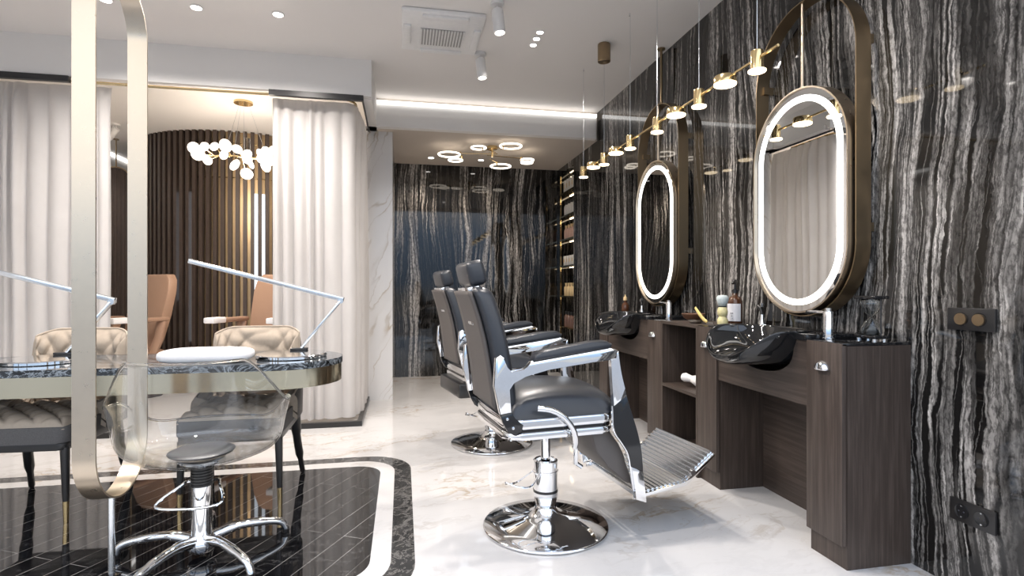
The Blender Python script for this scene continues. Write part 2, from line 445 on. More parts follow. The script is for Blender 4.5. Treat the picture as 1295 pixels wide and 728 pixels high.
# shop front: wide opening the camera looks in through, fixed lights to its left
mb = MB(); mb.bx(XL-.12, 2.46, YF-.10, YF, 2.97, ZC+.12)
struct('wall_front', mb, 'wall_paint')
mb = MB()
for x in (XL, -3.15, -2.25): mb.bx(x, x+.05, YF-.08, YF-.02, 0, 2.97)
mb.bx(XL, -2.20, YF-.08, YF-.02, 0, .06); mb.bx(XL, -2.20, YF-.08, YF-.02, 2.91, 2.97)
struct('window_1', mb, 'black_metal')
struct('floor_pavement', MB().bx(-9, 9, -9, YF-.2, -.14, -.02), 'pavement')

# floor inlay: dark border, white border, black tiles
def flat(a, b, t): return (a, b, t)
o1 = rrect(-3.3, .052, 2.02, 3.842, .30); o2 = rrect(-3.2, -.048, 2.12, 3.742, .235); o3 = rrect(-3.1, -.134, 2.21, 3.64, .16)
struct('trim_1', band(MB(), o1, o2, flat, -.01, .0012), 'dark_grey_marble')
struct('trim_2', band(MB(), o2, o3, flat, -.01, .0014), 'white_marble_floor')
struct('floor_inlay', MB().prism(o3, flat, -.01, .0016), 'black_mosaic_tile')
# dark kerb under the curtains
mb = MB(); mb.bx(-1.15, -.33, 4.70, 4.74, 0, .042); mb.bx(-.37, -.33, 4.74, 5.76, 0, .042); mb.bx(XL, -2.2, 4.70, 4.74, 0, .042)
struct('baseboard_curtain', mb, 'black_satin')

# light line along the top of the beam
tag(MB().bx(-.25, XR-.035, 5.575, 5.597, 2.985, 3.018).build('light_strip', 'led_strip_white'), 'white light line along the top of the ceiling beam', 'light strip')

# ------------------------------------------------------------------ curtains, tracks, rail
def curtain(name, path, z0, z1, amp, pitch, label, seed):
    rnd = random.Random(seed)
    P = [Vector((*p, 0)) for p in path]
    seg = [0]
    for a, b in zip(P, P[1:]): seg.append(seg[-1] + (b-a).length)
    tot = seg[-1]
    folds = []; s = 0
    while s < tot:
        w = pitch*rnd.uniform(.6, 1.5); folds.append((s, w, rnd.uniform(.55, 1.15))); s += w
    def at(s):
        for i in range(len(P)-1):
            if s <= seg[i+1] or i == len(P)-2:
                t = (s-seg[i])/(seg[i+1]-seg[i]); d = (P[i+1]-P[i]).normalized()
                return P[i].lerp(P[i+1], t), Vector((d.y, -d.x, 0))
    def off(s, v):
        for f in folds:
            if f[0] <= s < f[0]+f[1]:
                t = (s-f[0])/f[1]
                return f[2]*(math.sin(PI*t)**.8)*amp
        return 0
    nu = int(tot/.011)
    def fn(u, v):
        s = u*tot*.9999
        p, n = at(s)
        k = min(1, (1-v)*14+.25)
        o = off(s, v)*k*(1+.15*math.sin(3*v+s*5)) + .006*math.sin(9*v+s*7)
        return (p.x+n.x*o, p.y+n.y*o, z0+(z1-z0)*v)
    return tag(MB().grid(fn, nu, 26).build(name, 'curtain_cloth', None, 180), label, 'curtain', 'pale curtains in front of the pedicure room')
arc = [(-.50+.10*math.sin(a), 4.97-.10*math.cos(a)) for a in [PI/2*k/8 for k in range(9)]]
curtain('curtain', [(-1.065, 4.87)] + arc + [(-.40, 5.74)], .045, 2.735, .066, .095, 'pale floor length curtain beside the white marble pillar, turning the corner', 3)
curtain('curtain', [(XL+.02, 4.87), (-2.255, 4.87)], .045, 2.735, .066, .11, 'pale floor length curtain at the far left behind the tall hoop', 5)
mb = MB(); mb.bx(-1.06, -.32, 4.705, 4.745, 2.712, 2.756); mb.bx(-.340, -.328, 4.745, 5.74, 2.738, 2.756)
tag(mb.build('curtain_track', 'black_metal'), 'black curtain track above the curtain beside the white marble pillar', 'curtain track')
tag(MB().bx(XL, -2.48, 4.705, 4.745, 2.712, 2.756).build('curtain_track', 'black_metal'), 'black curtain track above the curtain at the far left', 'curtain track')
rp = [(XL+.02, 4.79, 2.742)] + [(-.52+.12*math.sin(a), 4.91-.12*math.cos(a), 2.742) for a in [PI/2*k/8 for k in range(9)]] + [(-.40+.001, 5.45, 2.742)]
tag(MB().tube(rp, .011, 8).build('curtain_rail', 'brass_bright'), 'thin brass curtain rail running under the white header', 'curtain rail')

# ------------------------------------------------------------------ things on the ceiling
def downlight(x, y, z, label, group, p=None, r=.035, proto=[]):
    t = thing('recessed_downlight', label, 'ceiling light', (x, y, z), 0, group)
    MB().lathe([(r+.006, -.001), (r+.006, -.006), (r, -.008), (r-.004, -.003)], seg=24).build('trim_ring', 'white_plastic', t)
    MB().lathe([(.001, -.0095), (r-.004, -.0095), (r-.004, -.0045), (.001, -.0045)], seg=24).build('lens', 'spot_white', t)
    return t
def spot(x, y, z, power, size=140, col=(1, .93, .87), rad=.05, aim=None, blend=.6):
    l = bpy.data.lights.new('spot_light', 'SPOT'); l.energy = power; l.spot_size = R(size); l.spot_blend = blend; l.color = col; l.shadow_soft_size = rad
    o = bpy.data.objects.new('spot_light', l); C.objects.link(o); o.location = (x, y, z)
    if aim is not None: o.rotation_euler = (Vector(aim)-Vector((x, y, z))).to_track_quat('-Z', 'Y').to_euler()
    return o
g = 'downlights over the manicure table'
for x, y, lab in ((-1.925, 4.07, 'recessed downlight in the main ceiling, furthest left above the tall hoop'), (-1.375, 4.06, 'recessed downlight in the main ceiling, just right of the tall hoop'), (-.85, 4.05, 'recessed downlight in the main ceiling, nearest the air conditioner')):
    downlight(x, y, ZC, lab, g); spot(x, y, ZC-.03, 78, 150, rad=.05)
for y, lab in ((3.947, 'nearest to the camera'), (4.055, 'middle one'), (4.163, 'furthest from the camera')):
    downlight(1.005, y, ZC, 'small bright spotlight set in the ceiling, %s of the row of three' % lab, 'row of three ceiling spots', r=.026); 
spot(1.005, 4.055, ZC-.03, 115, 150, rad=.05)
for x, lab in ((.345, 'recessed downlight in the low ceiling left of the ring chandelier'), (.965, 'recessed downlight in the low ceiling behind the ring chandelier')):
    downlight(x, 6.78, 2.757, lab, 'low ceiling downlights'); spot(x, 6.78, 2.727, 24, 130, (1, .84, .68))
def track_spot(loc, tilt, label, power=40):
    t = thing('ceiling_spotlight', label, 'spotlight', loc, 0, 'white cylinder spotlights')
    MB().lathe([(.001, 0), (.045, 0), (.045, -.022), (.001, -.022)]).build('base', 'white_plastic', t)
    MB().bx(-.006, .006, -.006, .006, -.075, -.022).build('bracket', 'white_plastic', t)
    rot = Matrix.Rotation(tilt[0], 3, 'X') @ Matrix.Rotation(tilt[1], 3, 'Y')
    c = Vector((0, 0, -.06))
    MB().lathe([(.001, .01), (.036, .01), (.040, .004), (.040, -.145), (.034, -.150), (.030, -.128), (.001, -.128)], c, rot=rot).build('barrel', 'white_plastic', t)
    MB().lathe([(.001, -.131), (.029, -.131), (.029, -.129), (.001, -.129)], c, rot=rot).build('lens', 'spot_white', t)
    tip = Vector(loc) + c + rot @ Vector((0, 0, -.155))
    spot(*tip, power, 110, aim=tip + rot @ Vector((0, 0, -1)))
track_spot((.622, 3.60, ZC), (R(-4), R(-6)), 'white cylinder ceiling spotlight right of the air conditioner, nearer the camera')
track_spot((.620, 4.40, ZC), (R(-4), R(-6)), 'white cylinder ceiling spotlight beyond the air conditioner, further from the camera')

t = thing('air_conditioner', 'white square ceiling cassette air conditioner with a slatted grille', 'air conditioner', (.285, 4.07, ZC))
MB().bx(-.29, .29, -.31, .32, -.03, 0, .012).build('panel', 'white_plastic', t)
mb = MB().bx(-.155, .165, -.075, .185, -.036, -.030); mb.build('grille_plate', 'vent_grey', t)
mb = MB()
for k in range(15): mb.bx(-.155+k*.0221, -.155+k*.0221+.0095, -.075, .185, -.044, -.034)
mb.build('grille', 'white_plastic', t)
for (a, b, c, d) in ((-.15, .17, -.285, -.235), (-.15, .17, .255, .305), (-.275, -.225, -.12, .17), (.225, .275, -.12, .17)):
    MB().bx(a, b, c, d, -.048, -.028, .006).build('flap', 'white_plastic', t)

# pendant light: a bar of lit cups parallel to the mirror wall
t = thing('pendant_light', 'long brass bar pendant with glowing cups hanging in front of the marble wall', 'pendant light', (1.55, 3.4, ZC))
def py(y): return y-3.4
zb = 2.172 - ZC
for y in (4.053,): MB().lathe([(.001, 0), (.048, 0), (.05, -.006), (.05, -.137), (.044, -.14), (.001, -.13)], (0, py(y), 0)).build('canopy', 'brass_dark', t)
for y in (4.543, 3.562, 2.656, 2.17): MB().cyl((0, py(y), 0), (0, py(y), -.018), .006, .005, 8).build('ceiling_grip', 'chrome', t)
for y in (4.547, 4.052, 3.552, 3.144, 2.656, 2.17): MB().cyl((0, py(y), zb), (0, py(y), -.002), .0016, seg=6).build('cable', 'chrome_satin', t)
MB().tube([(0, py(4.62), zb), (0, py(2.03), zb)], .0065, 8).build('bar', 'brass_bright', t)
for y in (4.547, 4.052, 3.552, 3.144, 2.656, 2.17):
    c = MB().lathe([(.001, .034), (.027, .034), (.028, .030), (.028, -.052), (.001, -.052)], (0, py(y), zb)).build('cup', 'brass_bright', t)
    MB().lathe([(.001, -.060), (.036, -.060), (.038, -.058), (.038, -.0525), (.001, -.0525)], (0, py(y), zb)).build('lamp', 'lamp_warm', c)
for y in (4.296, 3.81, 2.904, 2.416):
    c = MB().lathe([(.001, .014), (.050, .014), (.054, .008), (.054, -.022), (.001, -.022)], (0, py(y), zb)).build('disc_housing', 'brass_bright', t)
    MB().lathe([(.001, -.030), (.051, -.030), (.053, -.028), (.053, -.0225), (.001, -.0225)], (0, py(y), zb)).build('lamp', 'lamp_warm', c)

# ring chandelier under the low ceiling
t = thing('ring_chandelier', 'brass ceiling light with glowing rings on crossing arms under the low ceiling', 'chandelier', (1.0, 6.12, 2.757))
MB().lathe([(.001, 0), (.06, 0), (.06, -.03), (.001, -.03)]).build('canopy', 'brass_bright', t)
MB().cyl((0, 0, -.03), (0, 0, -.12), .012).build('stem', 'brass_bright', t)
RG = [(.52, 6.20, 2.662, .122), (.60, 6.30, 2.624, .078), (.82, 5.95, 2.690, .080), (1.17, 5.90, 2.713, .118), (1.425, 6.20, 2.640, .075), (1.435, 6.26, 2.625, .066), (1.137, 6.35, 2.588, .118)]
for i, (x, y, z, r) in enumerate(RG):
    x -= 1.0; y -= 6.12; z -= 2.757
    pts = [(x+r*math.cos(2*PI*k/36), y+r*math.sin(2*PI*k/36), z) for k in range(36)]
    d = Vector((x, y, 0)); e = d.normalized()*(d.length-r)
    if i not in (1, 5):
        a = MB().tube([(-.06*d.normalized().x, -.06*d.normalized().y, z+.012), (e.x, e.y, z+.012)], .005, 8); a.cyl((e.x, e.y, z-.012), (e.x, e.y, z+.03), .012, seg=12)
        a.build('arm', 'brass_bright', t)
    else:
        a = MB().cyl((e.x, e.y, z-.01), (e.x, e.y, z+.05), .009, seg=12); a.build('arm', 'brass_bright', t)
    MB().tube(pts, .0095, 10, True).build('ring', 'ring_warm', t)

# ------------------------------------------------------------------ pedicure room behind the curtains
cx, cy, rad = -2.132, 8.587, 1.43
def pang(k): return R(176 + k*3.35)
nsl = 46
arcpts = [(cx+1.36*math.cos(pang(k)), cy+1.36*math.sin(pang(k))) for k in range(-1, nsl+1)]
struct('wall_pod_core', MB().rings([[(x, y, 0) for x, y in arcpts] + [(cx, cy, 0)], [(x, y, ZC) for x, y in arcpts] + [(cx, cy, ZC)]]), 'pod_gold')
t = thing('slatted_wall_cladding', 'curved wall of upright dark brown slats behind the tan chairs', 'wall cladding', (cx, cy, 0))
for k in range(nsl):
    a = pang(k); m = Matrix.Rotation(a, 4, 'Z')
    MB().bx(rad-.055, rad, -.021, .021, 0, ZC, mat=m).build('slat', 'slat_brown', t)
a0, a1 = pang(0), pang(nsl-1)
for z in (2.50, 2.92):
    pts = [((rad-.062)*math.cos(a0+(a1-a0)*k/60), (rad-.062)*math.sin(a0+(a1-a0)*k/60), z) for k in range(61)]
    MB().tube(pts, .007, 6).build('light_bead' if z > 2.8 else 'batten', 'brass_bright', t)
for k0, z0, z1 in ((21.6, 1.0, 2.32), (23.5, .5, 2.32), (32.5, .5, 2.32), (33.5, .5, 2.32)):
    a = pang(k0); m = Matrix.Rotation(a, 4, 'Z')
    MB().bx(1.36, 1.364, -.024, .024, z0, z1, mat=m).build('reflection_strip', 'painted_reflection', t)  # glowing strips stand in for mirror reflections between the slats
t = thing('hanging_panel', 'dark fluted pill-shaped panel hanging from a rod beside the slatted wall', 'wall panel', (-3.60, 7.86, ZC))
rot = Matrix.Rotation(R(24), 4, 'Z')
zc = (2.69+.55)/2 - ZC
mb = MB().prism(pill(.30, 2.14), lambda a, b, q: (a, q, b+zc), -.02, .02); mb.xf(rot).build('panel', 'slat_brown', t)
mb = MB()
for k in range(7):
    a = -.126 + k*.042; h = 1.07-.15 + math.sqrt(max(0, .15**2-a*a)) - .02
    mb.cyl((a, -.02, zc-h), (a, -.02, zc+h), .015, seg=8)
mb.xf(rot).build('fluting', 'slat_brown', t)
mb = band(MB(), pill(.32, 2.16), pill(.30, 2.14), lambda a, b, q: (a, q, b+zc), -.04, .04); mb.xf(rot).build('rim', 'brass_dark', t)
MB().cyl((0, 0, zc+1.08), (0, 0, 0), .008, seg=8).build('rod', 'brass_dark', t)
MB().lathe([(.001, 0), (.03, 0), (.03, -.012), (.001, -.012)]).build('rose', 'brass_dark', t)
tag(MB().bx(XL+.001, XL+.03, 7.2, 9.69, 3.02, ZC-.0005).build('light_strip', 'led_strip_white'), 'white light line high on the pedicure room wall above the fluted panel', 'light strip')
track_spot((-3.27, 7.13, ZC), (R(10), R(38)), 'white cylinder ceiling spotlight seen through the tall hoop', 30)

t = thing('globe_chandelier', 'cluster chandelier of white glowing discs on brass stems', 'chandelier', (-1.60, 6.03, ZC))
MB().lathe([(.001, 0), (.09, 0), (.09, -.022), (.001, -.022)]).build('canopy', 'brass_bright', t)
for x, y in ((-.20, .05), (.22, .06), (-.08, -.05), (.02, -.04)): MB().cyl((x*.2, y*.2, -.02), (x, y, -.56), .0022, seg=6).build('cable', 'chrome_satin', t)
MB().tube([(-.42, 0, -.58), (-.15, .03, -.55), (.12, -.02, -.58), (.42, .02, -.57)], .008, 8).build('stem', 'brass_bright', t)
rnd = random.Random(11)
DS = [(-.46, -.50), (-.38, -.47), (-.33, -.53), (-.36, -.60), (-.29, -.65), (-.24, -.50), (-.18, -.46), (-.14, -.48), (-.16, -.57), (-.07, -.66), (.0, -.54), (.05, -.60), (.08, -.58), (.10, -.66), (.16, -.52), (.20, -.48), (.24, -.50), (.20, -.58), (.29, -.62), (.33, -.53), (.37, -.66), (.40, -.56), (.46, -.50), (-.02, -.70), (.26, -.69), (.42, -.70)]
for x, z in DS:
    y = rnd.uniform(-.22, .22)
    rr = rnd.uniform(.046, .066)
    n = Vector((rnd.uniform(-.7, .5), -1+rnd.uniform(0, .6), rnd.uniform(-.6, .3))).normalized()
    q = n.to_track_quat('Z', 'Y').to_matrix()
    s = MB().lathe([(.001, .012), (rr*.6, .010), (rr*.93, .004), (rr, 0), (rr*.93, -.004), (rr*.6, -.010), (.001, -.012)], (x, y, z), 24, q).build('disc_shade', 'opal_disc', t, 180)
    MB().tube([(x*.8, y*.15, -.575), (x, y*.8, z+.01)], .003, 6).build('twig', 'brass_bright', s)
MB().lathe([(.001, -.02), (.03, -.02), (.035, -.14), (.022, -.2), (.001, -.2)], (-.04, .3, -.28)).build('glass_bell', 'clear_glass', t)
l = bpy.data.lights.new('chandelier_light', 'POINT'); l.energy = 55; l.color = (1, .87, .72); l.shadow_soft_size = .25
o = bpy.data.objects.new('chandelier_light', l); C.objects.link(o); o.location = (-1.6, 6.03, 2.25)

def pod_chair(loc, rz, label):
    t = thing('pedicure_chair', label, 'armchair', loc, rz, 'tan leather armchairs in the pedicure room')
    lt = 'leather_tan'
    # faces -y locally
    prof = [(-.20, .46), (-.245, .60), (-.26, .85), (-.27, 1.12), (-.245, 1.24), (-.19, 1.30), (.19, 1.30), (.245, 1.24), (.27, 1.12), (.26, .85), (.245, .60), (.20, .46)]
    MB().prism(prof, lambda a, b, q: (a, .16+(b-.46)*.24+q, b), -.055, .055, .02).build('backrest', lt, t)
    MB().bx(-.30, .30, -.36, .24, .34, .50, .05, 3).build('seat', lt, t)
    for sx in (-1, 1):
        a = MB().bx(sx*.27, sx*.38, -.36, .20, .80, .845, .015).build('armrest', lt, t)
        MB().bx(sx*.268, sx*.382, -.40, -.20, .801, .858, .012).build('arm_pad', 'towel_white', a)
        MB().tube([(sx*.325, .14, .80), (sx*.335, .10, .62), (sx*.30, .04, .42)], .035, 10, flat=(1, 1.6)).build('arm_support', lt, t)
    MB().bx(-.26, .26, -.30, .22, 0, .34, .02).build('base', 'slat_brown', t)
pod_chair((-2.84, 6.40, 0), R(-30), 'tan leather pedicure armchair seen through and right of the tall hoop')
pod_chair((-1.43, 6.10, 0), R(-18), 'tan leather pedicure armchair half hidden by the right-hand curtain')

# ------------------------------------------------------------------ wash stations along the marble wall
XF = 1.75
def cabinet(y0, y1, hy, label):
    t = thing('vanity_cabinet', label, 'cabinet', (XF, (y0+y1)/2, 0), 0, 'narrow cabinets along the marble wall')
    h = (y1-y0)/2; b = XR-XF-.002
    MB().bx(.024, b, -h, h, .0, .912).build('body', 'dark_oak', t)
    d = MB().bx(0, .022, -h, h, .098, .922, .0015).build('door', 'dark_oak', t)
    q = hy-(y0+y1)/2
    def fn(u, v):
        a = PI*u; e = v*PI/2
        return (-.024*math.sin(e)*1.0, q+.030*math.cos(a)*math.cos(e)*1.0, .808+.030*math.sin(a)*math.cos(e)**.6)
    MB().grid(lambda u, v: (-.026*math.sin(PI*v*.5), q+.036*math.cos(PI*u)*math.cos(PI*v*.5)**.5, .804+.038*math.sin(PI*u)*(1-.25*v)), 17, 7).build('cup_handle', 'chrome', d, 60, solid=.002)
    MB().bx(.001, b, -h, h, .913, .925, .002).build('top', 'black_gloss', t)
cabinet(1.908, 2.108, 2.01, 'narrow dark wood cabinet with a chrome cup handle, nearest to the camera')
cabinet(2.815, 3.016, 2.92, 'narrow dark wood cabinet between the near basin and the open shelves')
cabinet(3.490, 3.706, 3.611, 'narrow dark wood cabinet between the open shelves and the far basin')
cabinet(4.505, 4.695, 4.575, 'narrow dark wood cabinet at the far end of the wash stations')
def station(y0, y1, yb, label):
    t = thing('wash_station', label, 'wash station', (XF, (y0+y1)/2, 0), 0, 'basin consoles between the cabinets')
    h = (y1-y0)/2 - .002
    c = yb-(y0+y1)/2
    nt_ = [(c+.232*math.cos(a), .905-.165*abs(math.sin(a))**.6) for a in [PI*k/20 for k in range(21)]]
    MB().prism([(-h, .627), (h, .627), (h, .915), (c+.25, .915)] + nt_ + [(c-.25, .915), (-h, .915)], lambda a, b, q: (q, a, b), .012, .034).build('apron', 'dark_oak_horizontal', t)
    MB().bx(.30, .318, -h, h, 0, .915).build('back_panel', 'dark_oak_horizontal', t)
    MB().bx(.034, .30, -h, h, .627, .645).build('underside', 'dark_oak_horizontal', t)
    mb = MB().bx(.0, .150, -h, c-.245, .917, .945, .003); mb.bx(.0, .150, c+.245, h, .917, .945, .003)
    mb.bx(.150, .333, -h, h, .917, .945, .003)
    mb.build('deck', 'black_gloss', t)
station(2.108, 2.815, 2.435, 'dark wood console under the near black basin')
station(3.706, 4.505, 4.10, 'dark wood console under the far black basin')
def basin(yc, label):
    t = thing('wash_basin', label, 'basin', (XF, yc, .945), 0, 'black shampoo basins')
    # plan of the rim: back straight-ish, bulging to the front, front lip dips
    nth = 64
    def plan(th, k):
        c, s = math.cos(th), math.sin(th)
        ex = .155 if c > 0 else .225
        x = -.0 + ex*(abs(c)**.75)*(1 if c > 0 else -1); y = .262*(abs(s)**.8)*(1 if s > 0 else -1)
        return x*k, y*k
    def dip(x, y):
        f = max(0, min(1, (-x+.02)/.20)); f = f*f*(3-2*f)
        w = max(0, 1-(abs(y)/.262)**2.4)
        return -.135*f*w
    def ring(k, zf, sh=0):
        out = []
        for i in range(nth):
            th = 2*PI*i/nth; x, y = plan(th, k); X, Y = plan(th, 1)
            out.append((x+sh, y, zf(x, y, X, Y)))
        return out
    rs = []
    rs.append(ring(.40, lambda x, y, X, Y: -.165, .07))
    rs.append(ring(.72, lambda x, y, X, Y: -.15+dip(X, Y)*.12, .035))
    rs.append(ring(.90, lambda x, y, X, Y: -.075+dip(X, Y)*.72, .008))
    rs.append(ring(.985, lambda x, y, X, Y: -.012+dip(X, Y)))
    rs.append(ring(1.0, lambda x, y, X, Y: .006+dip(X, Y)))
    rs.append(ring(.985, lambda x, y, X, Y: .012+dip(X, Y)))
    rs.append(ring(.955, lambda x, y, X, Y: .008+dip(X, Y)))
    rs.append(ring(.90, lambda x, y, X, Y: -.035+dip(X, Y)*.85))
    rs.append(ring(.72, lambda x, y, X, Y: -.09+dip(X, Y)*.40))
    rs.append(ring(.40, lambda x, y, X, Y: -.128))
    rs.append(ring(.05, lambda x, y, X, Y: -.134))
    MB().rings(rs, True, True, True).build('bowl', 'black_ceramic', t, 180, sub=1)
    MB().lathe([(.001, -.126), (.022, -.126), (.024, -.13), (.001, -.134)]).build('drain', 'chrome', t)
basin(2.435, 'glossy black shampoo basin with a scooped front, nearer the camera')
basin(4.10, 'glossy black shampoo basin with a scooped front, further from the camera')
t = thing('shelf_cabinet', 'open dark wood shelf unit between two narrow cabinets', 'shelf', (XF, 3.253, 0))
h = .2355
MB().bx(.0, .333, -h, -h+.018, 0, .905).build('side_panel', 'dark_oak', t); MB().bx(0, .333, h-.018, h, 0, .905).build('side_panel', 'dark_oak', t)
MB().bx(.313, .333, -h+.018, h-.018, 0, .905).build('back_panel', 'dark_oak', t)
MB().bx(0, .313, -h+.018, h-.018, .482, .502).build('shelf', 'dark_oak_horizontal', t)
MB().bx(0, .333, -h, h, .906, .925).build('top', 'dark_oak_horizontal', t)
MB().bx(.02, .313, -h+.018, h-.018, .0, .10).build('plinth', 'dark_oak_horizontal', t)

def faucet(y, x, label):
    t = thing('faucet', label, 'faucet', (x, y, .9265 if x < 1.8 else .9265), 0, 'chrome basin taps')
    MB().lathe([(.001, 0), (.026, 0), (.026, .004), (.021, .006), (.021, .118), (.019, .121), (.001, .121)]).build('body', 'chrome', t)
    MB().bx(-.012, .012, .0, .125, .110, .1205, .003).build('spout', 'chrome', t)
    MB().cyl((0, 0, .121), (.0, .0, .135), .014).build('lever', 'chrome', t)
faucet(2.09, 1.845, 'chrome basin tap under the near oval mirror')
faucet(3.60, 1.865, 'chrome basin tap under the far oval mirror')
def handset(x, y, z, label):
    t = thing('hand_shower', label, 'hand shower', (x, y, z), 0, 'hand showers beside the basins')
    MB().lathe([(.001, 0), (.022, 0), (.021, .012), (.013, .03), (.011, .055), (.001, .055)]).build('holder', 'chrome', t)
    MB().tube(cat_rom([(0, 0, .05), (0, .006, .075), (0, .02, .095), (0, .032, .10)], 5), [.010]*8+[.012]*8, 10).build('handle', 'black_satin', t)
    MB().cyl((0, .0, .098), (0, .0, .118), .008, .012).build('spray_head', 'chrome', t)
handset(2.0, 2.755, .945, 'small chrome and black hand shower behind the near basin')
handset(2.0, 4.34, .945, 'small chrome and black hand shower behind the far basin')

# hourglass
t = thing('hourglass', 'black and glass hourglass standing on the nearest cabinet', 'hourglass', (1.955, 1.975, .925))
for z in (.012, .178): MB().bx(-.036, .036, -.055, .055, z, z+.014, .003).build('plate', 'black_gloss', t)
for x, y in ((-.024, -.04), (-.024, .04), (.024, -.04), (.024, .04)):
    MB().lathe([(.001, 0), (.009, 0), (.009, .012), (.001, .012)], (x, y, 0), 12).build('foot', 'chrome', t)
for x, y in ((0, -.048), (0, .048)): MB().cyl((x, y, .026), (x, y, .178), .003, seg=8).build('post', 'black_metal', t)
pr = [(.034, .027), (.040, .035), (.038, .055), (.024, .082), (.008, .098), (.0045, .102), (.008, .106), (.024, .122), (.038, .149), (.040, .169), (.034, .177)]
g_ = MB().rings([[(r_*math.cos(2*PI*k/28), r_*math.sin(2*PI*k/28), z_) for k in range(28)] for r_, z_ in pr]).build('glass_bulb', 'clear_glass', t, 60, solid=.0015)
MB().lathe([(.001, .029), (.033, .029), (.026, .045), (.012, .062), (.001, .068)], seg=24).build('sand', 'sand', t)

# counter-top things
t = thing('shaving_brush', 'shaving brush with a grey tip and turned horn handle standing on the counter', 'brush', (1.86, 2.925, .925))
MB().lathe([(.001, 0), (.026, 0), (.031, .012), (.031, .035), (.024, .05), (.020, .056), (.028, .068), (.030, .085), (.026, .105), (.021, .112), (.001, .112)]).build('handle', 'handle_horn', t)
MB().lathe([(.001, .112), (.022, .112), (.024, .125), (.001, .125)]).build('ferrule', 'black_satin', t)
MB().lathe([(.023, .118), (.030, .142), (.035, .158), (.034, .17), (.026, .18), (.001, .184)]).build('bristles', 'bristle_grey', t, 180)
t = thing('pump_bottle', 'dark amber pump bottle with a white label on the counter', 'bottle', (1.985, 2.99, .925), R(42))
MB().lathe([(.001, 0), (.040, 0), (.044, .006), (.044, .145), (.036, .165), (.018, .178), (.016, .195), (.001, .195)]).build('bottle', 'amber_glass', t, 50)
mb = MB().grid(lambda u, v: (.0452*math.cos(R(120+120*u)), .0452*math.sin(R(120+120*u)), .025+.105*v), 20, 2); lab = mb.build('label', 'label_white', t, 180)
def lab_line(a0, a1, z0, z1):
    return MB().grid(lambda u, v: (.0456*math.cos(R(a0+(a1-a0)*u)), .0456*math.sin(R(a0+(a1-a0)*u)), z0+(z1-z0)*v), 6, 2)
for a0, a1, z0, z1 in ((160, 165, .070, .076), (168, 172, .070, .076), (174, 182, .070, .076), (165, 175, .055, .058), (172, 178, .040, .042)): lab_line(a0, a1, z0, z1).build('print', 'ink', lab, 180)
p_ = MB().lathe([(.001, .195), (.020, .195), (.020, .215), (.008, .220), (.006, .250), (.001, .250)]).build('pump', 'black_satin', t)
MB().tube([(0.012, 0, .262), (-.01, 0, .264), (-.045, 0, .262), (-.052, 0, .25)], [.013, .015, .009, .007], 10).build('nozzle', 'black_satin', p_)
t = thing('wooden_bowl', 'small brown wooden bowl on the counter beside the yellow razor', 'bowl', (1.96, 3.43, .925))
MB().lathe([(.001, 0), (.032, 0), (.036, .003), (.066, .022), (.080, .048), (.078, .050), (.062, .026), (.030, .012), (.001, .010)]).build('body', 'wood_bowl', t, 60)
t = thing('straight_razor', 'yellow handled straight razor leaning on a silver dish on the counter', 'razor', (1.85, 3.13, .925))
MB().tube([(0, .085, .098), (0, .04, .062), (0, -.01, .03), (0, -.055, .014)], [.008, .0105, .0105, .008], 10, flat=(.6, 1.2)).build('handle', 'razor_yellow', t)
MB().bx(-.0015, .0015, -.125, -.05, .002, .016).build('blade', 'silver_dish', t)
t = thing('silver_dish', 'small round silver dish on the counter under the razor', 'dish', (1.835, 3.185, .925))
MB().lathe([(.001, 0), (.03, 0), (.045, .010), (.050, .022), (.047, .022), (.03, .006), (.001, .005)]).build('dish', 'silver_dish', t, 60)
t = thing('shaving_brush', 'white shaving brush lying in the open shelf unit', 'brush', (1.86, 3.27, .553), R(-60))
t.scale = (1.28, 1.28, 1.28)
q = Matrix.Rotation(R(97), 3, 'Y')
MB().lathe([(.001, -.06), (.018, -.055), (.024, -.04), (.020, -.02), (.017, 0), (.001, 0)], (0, 0, 0), rot=q).build('handle', 'white_plastic', t)
MB().lathe([(.018, 0), (.030, .03), (.037, .055), (.034, .072), (.018, .084), (.001, .086)], (0, 0, 0), rot=q).build('bristles', 'bristle_white', t, 180)
t = thing('amber_bottle', 'small amber glass bottle at the far end of the counter', 'bottle', (1.96, 4.60, .925))
MB().lathe([(.001, 0), (.030, 0), (.034, .006), (.034, .07), (.026, .088), (.013, .096), (.013, .115), (.001, .115)]).build('bottle', 'amber_glass', t, 50)
MB().lathe([(.001, .115), (.017, .115), (.017, .14), (.006, .15), (.005, .165), (.001, .165)]).build('cap', 'bottle_gold', t)

